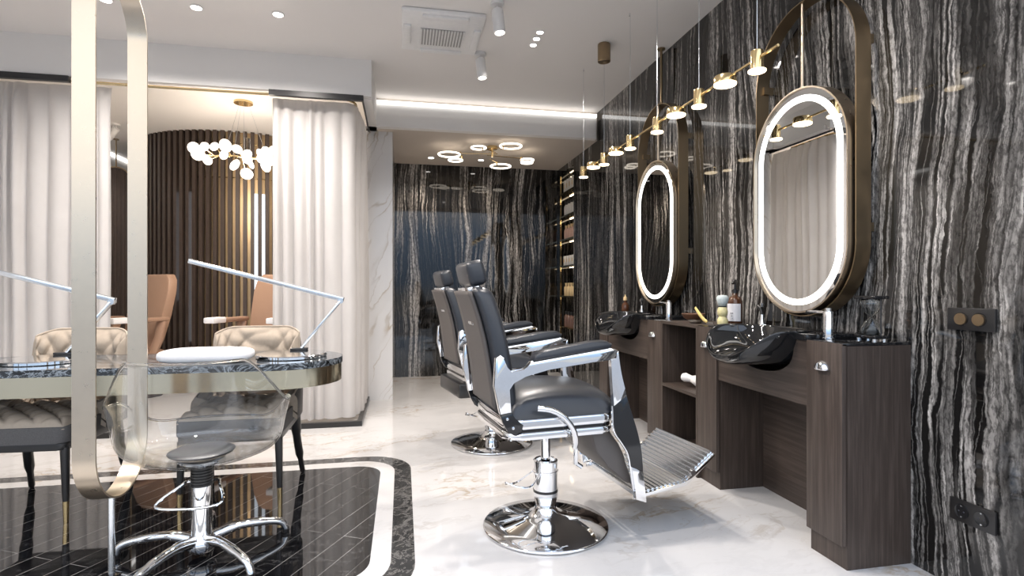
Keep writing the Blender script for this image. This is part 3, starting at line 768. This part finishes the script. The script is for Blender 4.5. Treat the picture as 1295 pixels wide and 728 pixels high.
# hoop mirrors on the wall
def hoop_mirror(yc, label):
    t = thing('hoop_mirror', label, 'mirror', (XR, yc, 1.005), 0, 'lit oval mirrors in brass hoops')
    W, Hh = .705, 1.60
    f = lambda a, b, q: (q, a, b+Hh/2)
    band(MB(), pill(W, Hh, 28), pill(W-.012, Hh-.012, 28), f, -.100, -.022).build('hoop', 'brass_dark', t)
    mw, mh = .672, 1.135
    f2 = lambda a, b, q: (q, a, b+mh/2+.018)
    fr = band(MB(), pill(mw, mh, 28), pill(mw-.016, mh-.016, 28), f2, -.128, -.055).build('frame', 'brass_brushed', t)
    MB().prism(pill(mw-.017, mh-.017, 28), f2, -.118, -.07).build('mirror_glass', 'mirror_glass', t)
    band(MB(), pill(mw-.080, mh-.080, 28), pill(mw-.140, mh-.140, 28), f2, -.1225, -.1185).build('light_ring', 'led_white', t)
    MB().cyl((-.085, 0, Hh-.006), (-.085, 0, mh+.012), .008, seg=10).build('hanging_rod', 'brass_brushed', t)
    MB().cyl((-.06, 0, Hh-.003), (-.06, 0, ZC-1.005), .010, seg=10).build('ceiling_rod', 'brass_dark', t)
    MB().lathe([(.001, 0), (.030, 0), (.030, -.012), (.001, -.012)], (-.06, 0, ZC-1.005)).build('rose', 'brass_dark', t)
    for z in (.4, 1.25): MB().bx(-.06, -.0005, -W/2+.006, -W/2+.02, z, z+.04).build('wall_bracket', 'brass_dark', t); MB().bx(-.06, -.0005, W/2-.02, W/2-.006, z, z+.04).build('wall_bracket', 'brass_dark', t)
hoop_mirror(2.437, 'pill-shaped mirror with a white light ring in a brass hoop, nearer the camera')
hoop_mirror(4.035, 'pill-shaped mirror with a white light ring in a brass hoop, further from the camera')

# wall plates
t = thing('light_switch', 'black double switch plate with brass buttons on the marble wall', 'switch', (XR, 1.657, 1.033))
MB().bx(-.012, -.0005, -.0875, .0875, -.042, .042, .003).build('plate', 'black_satin', t)
for y in (.033, -.033):
    MB().lathe([(.001, 0), (.026, 0), (.026, .002), (.001, .002)], (-.012, y, 0), 28, Matrix.Rotation(R(-90), 3, 'Y')).build('surround', 'black_gloss', t)
    b = MB().lathe([(.001, 0), (.022, 0), (.022, .006), (.001, .006)], (-.0135, y, 0), 28, Matrix.Rotation(R(-90), 3, 'Y')).build('button', 'brass_dark', t)
t = thing('power_socket', 'black double power socket low on the marble wall', 'socket', (XR, 1.652, .306))
MB().bx(-.012, -.0005, -.083, .083, -.042, .042, .003).build('plate', 'black_satin', t)
for y in (.036, -.036):
    w = MB().lathe([(.001, .002), (.0225, .002), (.026, .0025), (.027, .0), (.001, .0)], (-.012, y, 0), 28, Matrix.Rotation(R(-90), 3, 'Y')).build('socket_well', 'black_gloss', t)
    mb = MB()
    for dy in (-.0095, .0095): mb.cyl((-.0145, y+dy, 0), (-.0141, y+dy, 0), .003, seg=10)
    mb.build('pin_hole', 'ink', w)
    mb = MB().bx(-.0155, -.014, y-.003, y+.003, .018, .023); mb.bx(-.0155, -.014, y-.003, y+.003, -.023, -.018); mb.build('earth_clip', 'chrome_satin', w)

# shelf niche at the end of the marble wall
t = thing('brass_shelving', 'tall brass shelving in the niche at the end of the marble wall', 'shelf', (XR, 6.82, 0))
zs = [2.41, 2.10, 1.79, 1.44, 1.04, .63, .28]
for z in zs: MB().bx(.012, .31, -.305, .305, z-.011, z+.008).build('shelf', 'brass_bright', t)
for x in (.018, .296):
    for y in (-.30, .30): MB().bx(x-.007, x+.007, y-.007, y+.007, .101, 2.66).build('post', 'brass_bright', t)
for z in [2.66]+zs[:-1]: MB().bx(.14, .16, -.29, .29, z-.0165, z-.0112).build('lamp', 'niche_warm', t)
ordw = ['nearest back wall', 'second from back wall', 'middle one', 'second nearest the camera', 'nearest the camera']
rows = [(0, 'box', 'bottle_white', 'white product box', 'top shelf', .20), (1, 'bottle', 'bottle_white', 'white bottle', 'second highest shelf', .20), (2, 'bottle', 'bottle_pink', 'pinkish bottle', 'third highest shelf', .19),
        (3, 'box', 'bottle_white', 'white carton', 'fourth highest shelf', .15), (4, 'bottle', 'bottle_gold', 'golden bottle', 'fifth highest shelf', .17), (5, 'bottle', 'bottle_dark', 'dark brown bottle', 'sixth highest shelf', .20)]
for i, kind, mt, w, sh, hh in rows:
    first = None
    for k in range(5):
        y = 7.055-k*.118; loc = (XR+.075, y, zs[i]+.008)
        lab = '%s on the %s of the niche, %s' % (w, sh, ordw[k])
        if first is None:
            nm = 'product_box' if kind == 'box' else 'product_bottle'
            first = thing(nm, lab, kind, loc, 0, w+'s on the '+sh)
            if kind == 'box':
                MB().bx(-.03, .03, -.030, .030, 0, hh*.86, .003).build('carton', mt, first); MB().bx(-.0312, -.0302, -.020, .020, hh*.3, hh*.6).build('panel', 'bottle_gold', first)
            else:
                MB().lathe([(.001, 0), (.026, 0), (.028, .005), (.028, hh*.62), (.022, hh*.72), (.013, hh*.76), (.013, hh*.8), (.001, hh*.8)], seg=18).build('bottle', mt, first, 50)
                MB().lathe([(.001, hh*.8), (.016, hh*.8), (.016, hh), (.001, hh)], seg=14).build('cap', 'black_satin' if i in (1, 5) else 'bottle_gold', first)
        else:
            dup(first, loc, label=lab)

# ------------------------------------------------------------------ barber chairs
def barber_chair(loc, rz, label):
    t = thing('barber_chair', label, 'barber chair', loc, rz, 'black leather barber chairs')
    # --- base
    MB().lathe([(.001, 0), (.290, 0), (.302, .004), (.303, .010), (.297, .015), (.22, .030), (.12, .048), (.085, .056), (.06, .075), (.052, .095), (.001, .095)], seg=64).build('base', 'chrome', t, 60)
    MB().lathe([(.040, .085), (.052, .12), (.0595, .15), (.0595, .168), (.001, .168)], seg=36).build('pedestal', 'chrome', t)
    MB().lathe([(.001, .1685), (.0605, .1685), (.0605, .18), (.001, .18)], seg=36).build('ring_band', 'black_gloss', t)
    MB().lathe([(.001, .1805), (.059, .1805), (.059, .262), (.061, .264), (.061, .270), (.059, .272), (.059, .318), (.052, .324), (.046, .318), (.046, .30), (.001, .30)], seg=36).build('cylinder', 'chrome', t)
    MB().cyl((0, 0, .29), (0, 0, .505), .0235, seg=24).build('piston', 'chrome', t)
    pd = [(-.045, -.04, .272), (-.10, -.07, .225), (-.17, -.085, .235), (-.225, -.08, .258), (-.21, -.03, .235), (-.15, .0, .225), (-.05, .03, .262)]
    MB().tube(cat_rom(pd, 6), .0042, 8).build('foot_pump', 'chrome', t)
    # --- seat
    def pan(z0, z1, k): return None
    out = rrect(-.285, .235, -.275, .275, .07, 6)
    MB().prism(out, flat, .500, .532, .012).build('seat_frame', 'chrome', t)
    MB().prism(rrect(-.275, .228, -.268, .268, .065, 6), flat, .532, .547).build('frame_stripe', 'black_gloss', t)
    MB().prism(rrect(-.283, .240, -.275, .275, .07, 6), flat, .547, .588, .012).build('seat_rail', 'chrome', t)
    def cush(u, v):
        x = -.27+.53*u; y = -.262+.524*v
        ex = max(0, 1-(abs(2*u-1))**7); ey = max(0, 1-(abs(2*v-1))**7)
        edge = (ex*ey)**.45
        z = .588 + edge*(.075 + .030*(1-(2*v-1)**2) + .022*math.sin(PI*min(1, u*1.05)))
        return (x, y, z)
    mb = MB().grid(cush, 34, 34)
    mb.build('seat_cushion', 'leather_black', t, 180)
    # --- backrest: curved slab leaning back
    cl = [(-.255, .60), (-.262, .68), (-.280, .80), (-.300, .92), (-.325, 1.02), (-.352, 1.105), (-.372, 1.155)]
    def backsurf(s):
        s = s*(len(cl)-1); i = min(int(s), len(cl)-2); f = s-i
        return cl[i][0]*(1-f)+cl[i+1][0]*f, cl[i][1]*(1-f)+cl[i+1][1]*f
    rs = []
    nz = 22
    for i in range(nz+1):
        s = i/nz; x, z = backsurf(s)
        hw = .225 - .045*s**2.2; th = .046
        rnd_ = 1.0
        if i == 0 or i == nz: hw -= .022; th = .022
        elif i == 1 or i == nz-1: hw -= .006; th = .038
        ring = []
        for k in range(28):
            a = 2*PI*k/28; c, q = math.cos(a), math.sin(a)
            yy = hw*(abs(c)**.28)*(1 if c > 0 else -1); xx = th*(abs(q)**.5)*(1 if q > 0 else -1)
            xx += .018*(1-(yy/hw)**2) if q > 0 else .010*(1-(yy/hw)**2)
            ring.append((x+xx, yy, z))
        rs.append(ring)
    MB().rings(rs, True, True, True).build('backrest', 'leather_black', t, 70)
    # rear cover plate
    MB().grid(lambda u, v: (backsurf(.05+.88*v)[0]-.050, (-.19+.38*u)*(1-.18*v), backsurf(.05+.88*v)[1]), 8, 16).build('back_cover', 'leather_dull', t, 180, solid=.012)
    # --- headrest
    q = Matrix.Translation((-.372, 0, 1.215)) @ Matrix.Rotation(R(-14), 4, 'Y')
    MB().bx(-.042, .042, -.125, .125, -.055, .058, .026, 4, q).build('headrest', 'leather_black', t, 60)
    mb = MB().bx(-.055, .0, -.10, .10, -.082, -.052, .005, 2, q); mb.bx(-.030, -.018, -.055, -.030, -.18, -.05, .003, 2, q); mb.bx(-.030, -.018, .030, .055, -.18, -.05, .003, 2, q)
    mb.build('headrest_bracket', 'chrome', t)
    MB().bx(-.375, -.360, -.045, .045, .98, 1.04, .004).build('headrest_guide', 'chrome', t)
    # --- arms, both sides
    for sx in (-1, 1):
        f = lambda a, b, q: (a, sx*q, b)
        brk = [(-.338, .858), (-.318, .872), (-.300, .858), (-.292, .815), (-.270, .793), (-.215, .800), (-.200, .815), (-.182, .838), (.19, .884), (.232, .872), (.225, .832), (-.10, .800), (-.205, .776), (-.262, .755), (-.283, .725), (-.266, .628), (-.318, .622), (-.345, .74)]
        MB().prism(brk, f, .262, .292, .005).build('arm_frame', 'chrome', t)
        pad = [(-.175, .842), (-.165, .868), (-.12, .885), (.10, .914), (.165, .917), (.195, .903), (.19, .884)]
        MB().prism(pad, f, .240, .312, .010).build('arm_pad', 'leather_black', t, 60)
        pl = [(-.318, .622), (-.266, .628), (-.255, .600), (-.215, .570), (-.222, .545), (-.255, .528), (-.285, .548), (-.305, .585)]
        MB().prism(pl, f, .266, .288, .003).build('hinge_plate', 'black_gloss', t)
        hp = t.children[-1] if t.children else t
        for bx_, bz in ((-.288, .602), (-.262, .562)):
            MB().lathe([(.001, 0), (.0075, 0), (.006, .004), (.001, .005)], (bx_, sx*.288, bz), 12, Matrix.Rotation(R(-90*sx), 3, 'X')).build('bolt', 'chrome', hp)
        # front side panel: chrome top and foot, black middle
        back = cat_rom([(.198, .835, 0), (.205, .72, 0), (.215, .60, 0), (.222, .51, 0), (.262, .45, 0), (.292, .40, 0), (.308, .32, 0), (.328, .19, 0)], 5)
        front = cat_rom([(.235, .868, 0), (.250, .77, 0), (.285, .642, 0), (.314, .558, 0), (.336, .49, 0), (.355, .406, 0), (.365, .29, 0), (.380, .170, 0)], 5)
        n = len(back)
        def strip(i0, i1, w0, w1):
            poly = [(p.x, p.y) for p in back[i0:i1+1]] + [(p.x, p.y) for p in reversed(front[i0:i1+1])]
            return MB().prism(poly, f, w0, w1, .002)
        strip(0, 9, .264, .290).build('arm_post', 'chrome', t)
        strip(9, 29, .266, .288).build('side_panel', 'black_gloss', t)
        strip(29, n-1, .264, .290).build('panel_foot', 'chrome', t)
        MB().tube([(p.x-.003, sx*.277, p.y) for p in back[9:n-2]], .0065, 8).build('panel_edge', 'chrome', t)
    # --- recline lever (near side)
    lv = [(-.155, -.300, .640), (-.10, -.318, .632), (-.045, -.322, .600), (0, -.318, .545), (.018, -.305, .490), (.02, -.290, .455)]
    MB().tube(cat_rom(lv, 6), .0125, 12).build('recline_lever', 'chrome', t)
    # --- calf pad
    cp = [(.13, .497), (.222, .497), (.262, .44), (.292, .39), (.318, .30), (.345, .235), (.30, .255), (.215, .335), (.155, .405)]
    MB().prism(cp, lambda a, b, q: (a, q, b), -.235, .235, .008).build('calf_pad', 'leather_dull', t)
    lk = MB().bx(.085, .100, -.155, -.130, .33, .50, .002); lk.build('linkage', 'chrome', t)
    MB().tube([(.09, -.142, .34), (.125, -.142, .315)], .010, 10).build('link_wheel', 'chrome', t)
    # --- ribbed foot plate: lower heel plate and upturned toe plate
    def plate(p0, p1, w, nr, name):
        a, b = Vector((p0[0], 0, p0[1])), Vector((p1[0], 0, p1[1])); d = (b-a); nrm = Vector((-d.z, 0, d.x)).normalized()
        rs = []
        npt = nr*6
        top = [a + d*(k/npt) + nrm*(.0045*math.cos(2*PI*k/6)) for k in range(npt+1)]
        bot = [b - nrm*.016, a - nrm*.016]
        prof = top+bot
        MB().rings([[Vector((p.x, y, p.z)) for p in prof] for y in (-w, w)], True, True, True).build(name, 'chrome_satin', t, 60)
    plate((.352, .198), (.610, .226), .235, 11, 'heel_plate')
    plate((.614, .230), (.775, .352), .235, 9, 'toe_plate')
    for sx in (-1, 1):
        f = lambda a, b, q: (a, sx*q, b)
        rail = [(.335, .175), (.62, .205), (.795, .340), (.785, .352), (.768, .352), (.612, .226), (.34, .196)]
        MB().prism([(.335, .176), (.622, .206), (.79, .336), (.782, .346), (.612, .222), (.338, .192)], f, .237, .252, .003).build('plate_rail', 'chrome', t)
        MB().cyl((.655, sx*.245, .268), (.655, sx*.262, .268), .014, seg=14).build('pivot', 'chrome', t)
    MB().bx(.66, .80, -.225, .225, .243, .262, .006, 2, Matrix.Translation((.69, 0, .25)) @ Matrix.Rotation(R(-37), 4, 'Y') @ Matrix.Translation((-.69, 0, -.25))).build('toe_underside', 'black_satin', t)
    return t
bc = barber_chair((.680, 2.562, 0), R(7), 'black leather and chrome barber chair nearest to the camera')
b2 = dup(bc, (.650, 4.0, 0), R(11), 'black leather and chrome barber chair behind the near one')

MB().bx(-.33, -.13, -.25, .25, .395, .50, .02).build('under_box', 'black_satin', b2)

# ------------------------------------------------------------------ tall hoop on a floor rod
t = thing('hoop_stand', 'tall brass pill-shaped hoop standing on a rod at the left', 'floor hoop', (-1.1385, 2.463, 0))
f = lambda a, b, q: (q, a, b+(2.43+.318)/2)
band(MB(), pill(.418, 2.112, 32), pill(.404, 2.098, 32), f, -.0385, .0385).build('hoop', 'brass_brushed', t)
MB().cyl((-.006, 0, .0016), (-.006, 0, .32), .0125, seg=16).build('rod', 'chrome_satin', t)
MB().lathe([(.001, .0016), (.035, .0016), (.035, .006), (.012, .009), (.001, .009)], (-.006, 0, 0)).build('foot', 'black_gloss', t)

# ------------------------------------------------------------------ manicure table
t = thing('manicure_table', 'long rounded black marble table with a brass band at the left', 'table', (-1.6, 3.205, 0))
x0, x1, r = -1.55, 1.268, .30
def stad(dx): 
    rr = r-dx
    return [(x1-r+rr*math.cos(a), rr*math.sin(a)) for a in [R(-90+180*k/40) for k in range(41)]] + [(x0+r+rr*math.cos(a), rr*math.sin(a)) for a in [R(90+180*k/40) for k in range(41)]]
MB().prism(stad(0), flat, .736, .770, .004).build('tabletop', 'black_table_marble', t)
MB().prism(stad(.006), flat, .640, .735, .003).build('brass_band', 'table_brass', t)
MB().bx(-1.45, -.78, -.20, .20, .0016, .640, .01).build('pedestal', 'table_brass', t)

def desk_lamp(dx, label):
    t = thing('desk_lamp', label, 'desk lamp', (-.60+dx, 3.20, .770), 0, 'silver arm lamps on the manicure table')
    MB().lathe([(.001, .0), (.178, .0), (.184, .004), (.184, .017), (.180, .021), (.001, .021)], seg=48).build('base', 'chrome', t)
    MB().bx(-.035, .06, .125, .165, .0215, .034, .003).build('joint_block', 'black_satin', t)
    a, b = Vector((.025, .145, .032)), Vector((.245, .13, .305))
    d = (b-a); m = Matrix.Translation((a+b)/2) @ d.to_track_quat('Z', 'Y').to_matrix().to_4x4()
    MB().bx(-.019, .019, -.007, .007, -d.length/2, d.length/2, .003, 2, m).build('arm', 'chrome_satin', t)
    MB().cyl((.245, .115, .305), (.245, .145, .305), .016, seg=16).build('hinge', 'chrome_satin', t)
    a, b = Vector((.262, .13, .312)), Vector((-.60, .23, .535)); d = b-a
    m = Matrix.Translation((a+b)/2) @ d.to_track_quat('Z', 'Y').to_matrix().to_4x4()
    h = MB().bx(-.012, .012, -.013, .013, -d.length/2, d.length/2, .003, 2, m).build('lamp_bar', 'chrome_satin', t)
    return t
l1 = desk_lamp(0, 'silver desk lamp with a long bar on the right end of the black table')
dup(l1, (-1.80, 3.22, .770), 0, 'silver desk lamp with a long bar, at the far left behind the hoop')
def pillow(x, label):
    def fn(u, v):
        a = 2*PI*u; c, s = math.cos(a), math.sin(a); e = PI*(v-.5)
        k = math.cos(e)**.5 if abs(math.cos(e)) > 1e-6 else 0
        return (.222*k*(abs(c)**.6)*(1 if c > 0 else -1), .115*k*(abs(s)**.6)*(1 if s > 0 else -1), .036+.036*(abs(math.sin(e))**.62)*(1 if e > 0 else -1))
    t = tag(MB().grid(fn, 40, 15, True).build('hand_cushion', 'towel_white', None, 180), label, 'cushion', 'white hand cushions on the manicure table')
    t.location = (x, 3.06, .7705); return t
pillow(-.985, 'white hand cushion on the black table behind the clear swivel chair')
pillow(-2.225, 'white hand cushion on the black table at the left edge')

# ------------------------------------------------------------------ tufted guest chairs
def guest_chair(loc, label):
    t = thing('guest_chair', label, 'chair', loc, 0, 'beige tufted guest chairs behind the table')
    # faces -y; x half width .26
    def tuft(a, b): return abs(math.sin(PI*(a+b))*math.sin(PI*(a-b)))**.38
    def seat(u, v):
        x = -.245+.49*u; y = -.27+.50*v
        ed = (max(0, 1-abs(2*u-1)**8)*max(0, 1-abs(2*v-1)**8))**.4
        return (x, y, .462+ed*(.042+.030*tuft(u*4.0, v*4.0)))
    MB().grid(seat, 72, 72).build('seat_cushion', 'velvet_beige', t, 180)
    MB().prism(rrect(-.255, .255, -.275, .26, .04, 5), flat, .395, .475, .006).build('seat_shell', 'fabric_grey', t)
    # wrap-around back
    A = R(98)
    def spine(u):
        a = -A + 2*A*u
        s, c = math.sin(a), math.cos(a)
        return .258*(abs(s)**.5)*(1 if s > 0 else -1), .10+.235*(abs(c)**.5)*(1 if c > 0 else -1), abs(a)/A
    def top(k, x):
        e = max(0, (abs(x)-.14)/.118)
        q = max(0, min(1, (k-.60)/.14)); q = q*q*(3-2*q)
        return .908-.05*e**2.2*(1-q) - .318*q - .05*max(0, k-.74)/.26
    def rounded(u, v, out):
        x, y, k = spine(u)
        zt = top(k, x); zb = .455 if not out else .40
        z = zb+(zt-zb)*v
        lean = .055*v*(1-.7*k)
        n = Vector((x*.8, y-.02, 0)).normalized()
        th = .024*(1-v**10)
        if out: o = th
        else: o = -th - .042*tuft(u*7.5, v*3.0)*(1-v**8)
        return (x+n.x*o, y+n.y*o+lean, z)
    MB().grid(lambda u, v: rounded(u, v, False), 110, 44).build('tufted_back', 'velvet_beige', t, 180)
    MB().grid(lambda u, v: rounded(u, v, True), 60, 16).build('back_shell', 'fabric_grey', t, 180)
    mb = MB()
    pts = [Vector(rounded(u/60, 1, True)) for u in range(61)]
    mb.tube(pts, .006, 8).build('piping', 'velvet_beige', t)
    for e in (0, 1):
        mb = MB().rings([[rounded(e, v/12, True) for v in range(13)], [rounded(e, v/12, False) for v in range(13)]], False); mb.build('wing_edge', 'velvet_beige', t)
    MB().prism(rrect(-.25, .25, -.27, .26, .04, 5), flat, .36, .394, .004).build('seat_frame', 'black_satin', t)
    for sx in (-1, 1):
        x = sx*.232
        lg = MB(); lg.tube([(x, -.238, .37), (x+sx*.004, -.24, .20), (x+sx*.006, -.242, .105)], [.021, .017, .0135], 12); lg = lg.build('leg', 'black_satin', t)
        MB().cyl((x+sx*.006, -.242, .105), (x+sx*.008, -.243, .0018), .0135, .011, 14).build('metal_tip', 'brass_bright', lg)
        MB().tube(cat_rom([(sx*.235, .20, .40), (sx*.238, .225, .26), (sx*.252, .27, .10), (sx*.262, .30, .002)], 4), [.030]*4+[.024]*4+[.016]*4+[.010], 12).build('leg', 'black_satin', t)
    return t
gc = guest_chair((-.870, 3.29, 0), 'beige diamond-tufted guest chair behind the right end of the black table')
dup(gc, (-1.845, 3.31, 0), R(-3), 'beige diamond-tufted guest chair behind the table at the left of the tall hoop')

# ------------------------------------------------------------------ clear swivel chair
t = thing('swivel_chair', 'clear acrylic bucket swivel chair on a chrome five star base', 'swivel chair', (-.845, 2.56, 0), R(5))
def shell(u, v):
    a = 2*PI*u; s, c = math.sin(a), math.cos(a)        # c<0 : back rest towards the camera, c>0 : open front
    def sm(x): x = max(0, min(1, x)); return x*x*(3-2*x)
    bk = sm((-c-.10)/.60)                                # 1 on the back
    rim = .66 + .205*bk - .12*sm((c-.25)/.6)
    arm = 1-bk
    prof = min(1, (v/.6))**.55
    k = math.sin(PI/2*prof)
    rx = .05 + (.255+.045*arm*v**2)*k ; ry = .05 + .225*k
    z = .430 + (rim-.430)*max(0, v-.10)**1.45/(.90**1.45)
    return (rx*s*(1-.10*bk*v**3), ry*c - .045*bk*v*v, z)
MB().grid(shell, 96, 34, True).build('shell', 'clear_acrylic', t, 180, solid=.007)
# rolled lip
rim_pts = [shell(k/96, 1) for k in range(96)]
MB().tube(rim_pts, .0055, 8, True).build('lip', 'clear_acrylic_edge', t, 180)
MB().lathe([(.001, .440), (.10, .441), (.125, .446), (.13, .453), (.115, .460), (.001, .464)], seg=40).build('seat_pad', 'leather_black', t, 60)
MB().lathe([(.001, .402), (.075, .402), (.09, .410), (.09, .420), (.001, .428)], seg=32).build('seat_plate', 'chrome', t)
prof = [(.001, .305)]
for k in range(8): prof += [(.043, .306+k*.012), (.043, .314+k*.012), (.040, .316+k*.012)]
prof += [(.042, .402), (.001, .402)]
MB().lathe(prof, seg=32).build('bellows', 'black_satin', t)
MB().lathe([(.001, .06), (.044, .06), (.041, .09), (.040, .305), (.001, .305)], seg=32).build('column', 'chrome', t)
fr = [(-.155, -.06, .245), (.085, -.10, .250), (.07, -.01, .312), (.052, .02, .318), (-.052, .02, .318), (-.075, .0, .312)]
MB().tube(cat_rom(fr, 6, True), .0062, 8, True).build('footrest', 'chrome', t)
MB().lathe([(.001, .028), (.05, .028), (.062, .05), (.058, .08), (.044, .095), (.001, .095)], seg=32).build('hub', 'chrome', t)
for k in range(5):
    a = R(-48 + 72*k)
    d = Vector((math.cos(a), math.sin(a), 0))
    pts = [d*.04+Vector((0, 0, .075)), d*.14+Vector((0, 0, .092)), d*.26+Vector((0, 0, .078)), d*.33+Vector((0, 0, .055)), d*.352+Vector((0, 0, .018))]
    lg = MB().tube(cat_rom(pts, 6), [.023]*6+[.019]*6+[.0165]*6+[.016]*6+[.015], 12).build('leg', 'chrome', t)
    MB().lathe([(.001, .0018), (.014, .0018), (.016, .006), (.016, .02), (.001, .02)], d*.350, 16).build('glide', 'black_satin', lg)

# ------------------------------------------------------------------ lights, world, camera
for x, y in ((-2.6, 1.2), (-.6, 1.2), (1.0, 1.2), (1.0, 2.4), (-.6, 2.7)):
    pass
for x, y, lab in ((.9, 2.2, 'added fill downlight out of view, in the ceiling nearest the marble wall'), (-.7, 2.2, 'added fill downlight out of view, in the middle of the ceiling'), (-2.3, 2.2, 'added fill downlight out of view, in the ceiling nearest the left wall')):
    downlight(x, y, ZC, lab, 'added fill downlights out of view'); spot(x, y, ZC-.03, 88, 150, rad=.05)  # unseen downlights, added to brighten the room
w = bpy.data.worlds.new('World'); bpy.context.scene.world = w; w.use_nodes = True
nt = w.node_tree; nt.nodes.clear()
out = nt.nodes.new('ShaderNodeOutputWorld'); bg = nt.nodes.new('ShaderNodeBackground')
tc = nt.nodes.new('ShaderNodeTexCoord'); sp = nt.nodes.new('ShaderNodeSeparateXYZ'); nt.links.new(tc.outputs['Generated'], sp.inputs[0])
sky = ramp(nt, math_(nt, 'MULTIPLY_ADD', sp.outputs[2], .5, .5), [(0, (.22, .22, .22)), (.49, (.32, .33, .34)), (.505, (.22, .31, .44)), (.55, (.38, .52, .72)), (.585, (.97, .98, 1.0)), (.70, (.90, .94, 1.0)), (1, (.52, .69, 1.0))])
nt.links.new(sky, bg.inputs[0]); bg.inputs[1].default_value = 2.0
nt.links.new(bg.outputs[0], out.inputs[0])
l = bpy.data.lights.new('window_portal', 'AREA'); l.shape = 'RECTANGLE'; l.size = 6.1; l.size_y = 2.97; l.cycles.is_portal = True
o = bpy.data.objects.new('window_portal', l); C.objects.link(o); o.location = ((XL+XR)/2, YF-.11, 1.485); o.rotation_euler = (R(90), 0, 0)

cam = bpy.data.cameras.new('camera'); co = bpy.data.objects.new('camera', cam); C.objects.link(co)
cam.sensor_width = 36; cam.lens = 690.0/1295*36; cam.clip_start = .02
co.location = (0, 0, 1.15); co.rotation_euler = (R(90), 0, -math.atan(138.5/690))
sc = bpy.context.scene; sc.camera = co
sc.view_settings.view_transform = 'Standard'; sc.view_settings.look = 'None'; sc.view_settings.gamma = 1; sc.view_settings.use_curve_mapping = False
sc.view_settings.exposure = 0.17
sc.cycles.use_denoising = True
sc.cycles.max_bounces = 10; sc.cycles.transmission_bounces = 10; sc.cycles.glossy_bounces = 5; sc.cycles.diffuse_bounces = 4
sc.cycles.sample_clamp_indirect = 6; sc.cycles.caustics_reflective = False; sc.cycles.caustics_refractive = False; sc.cycles.blur_glossy = .5
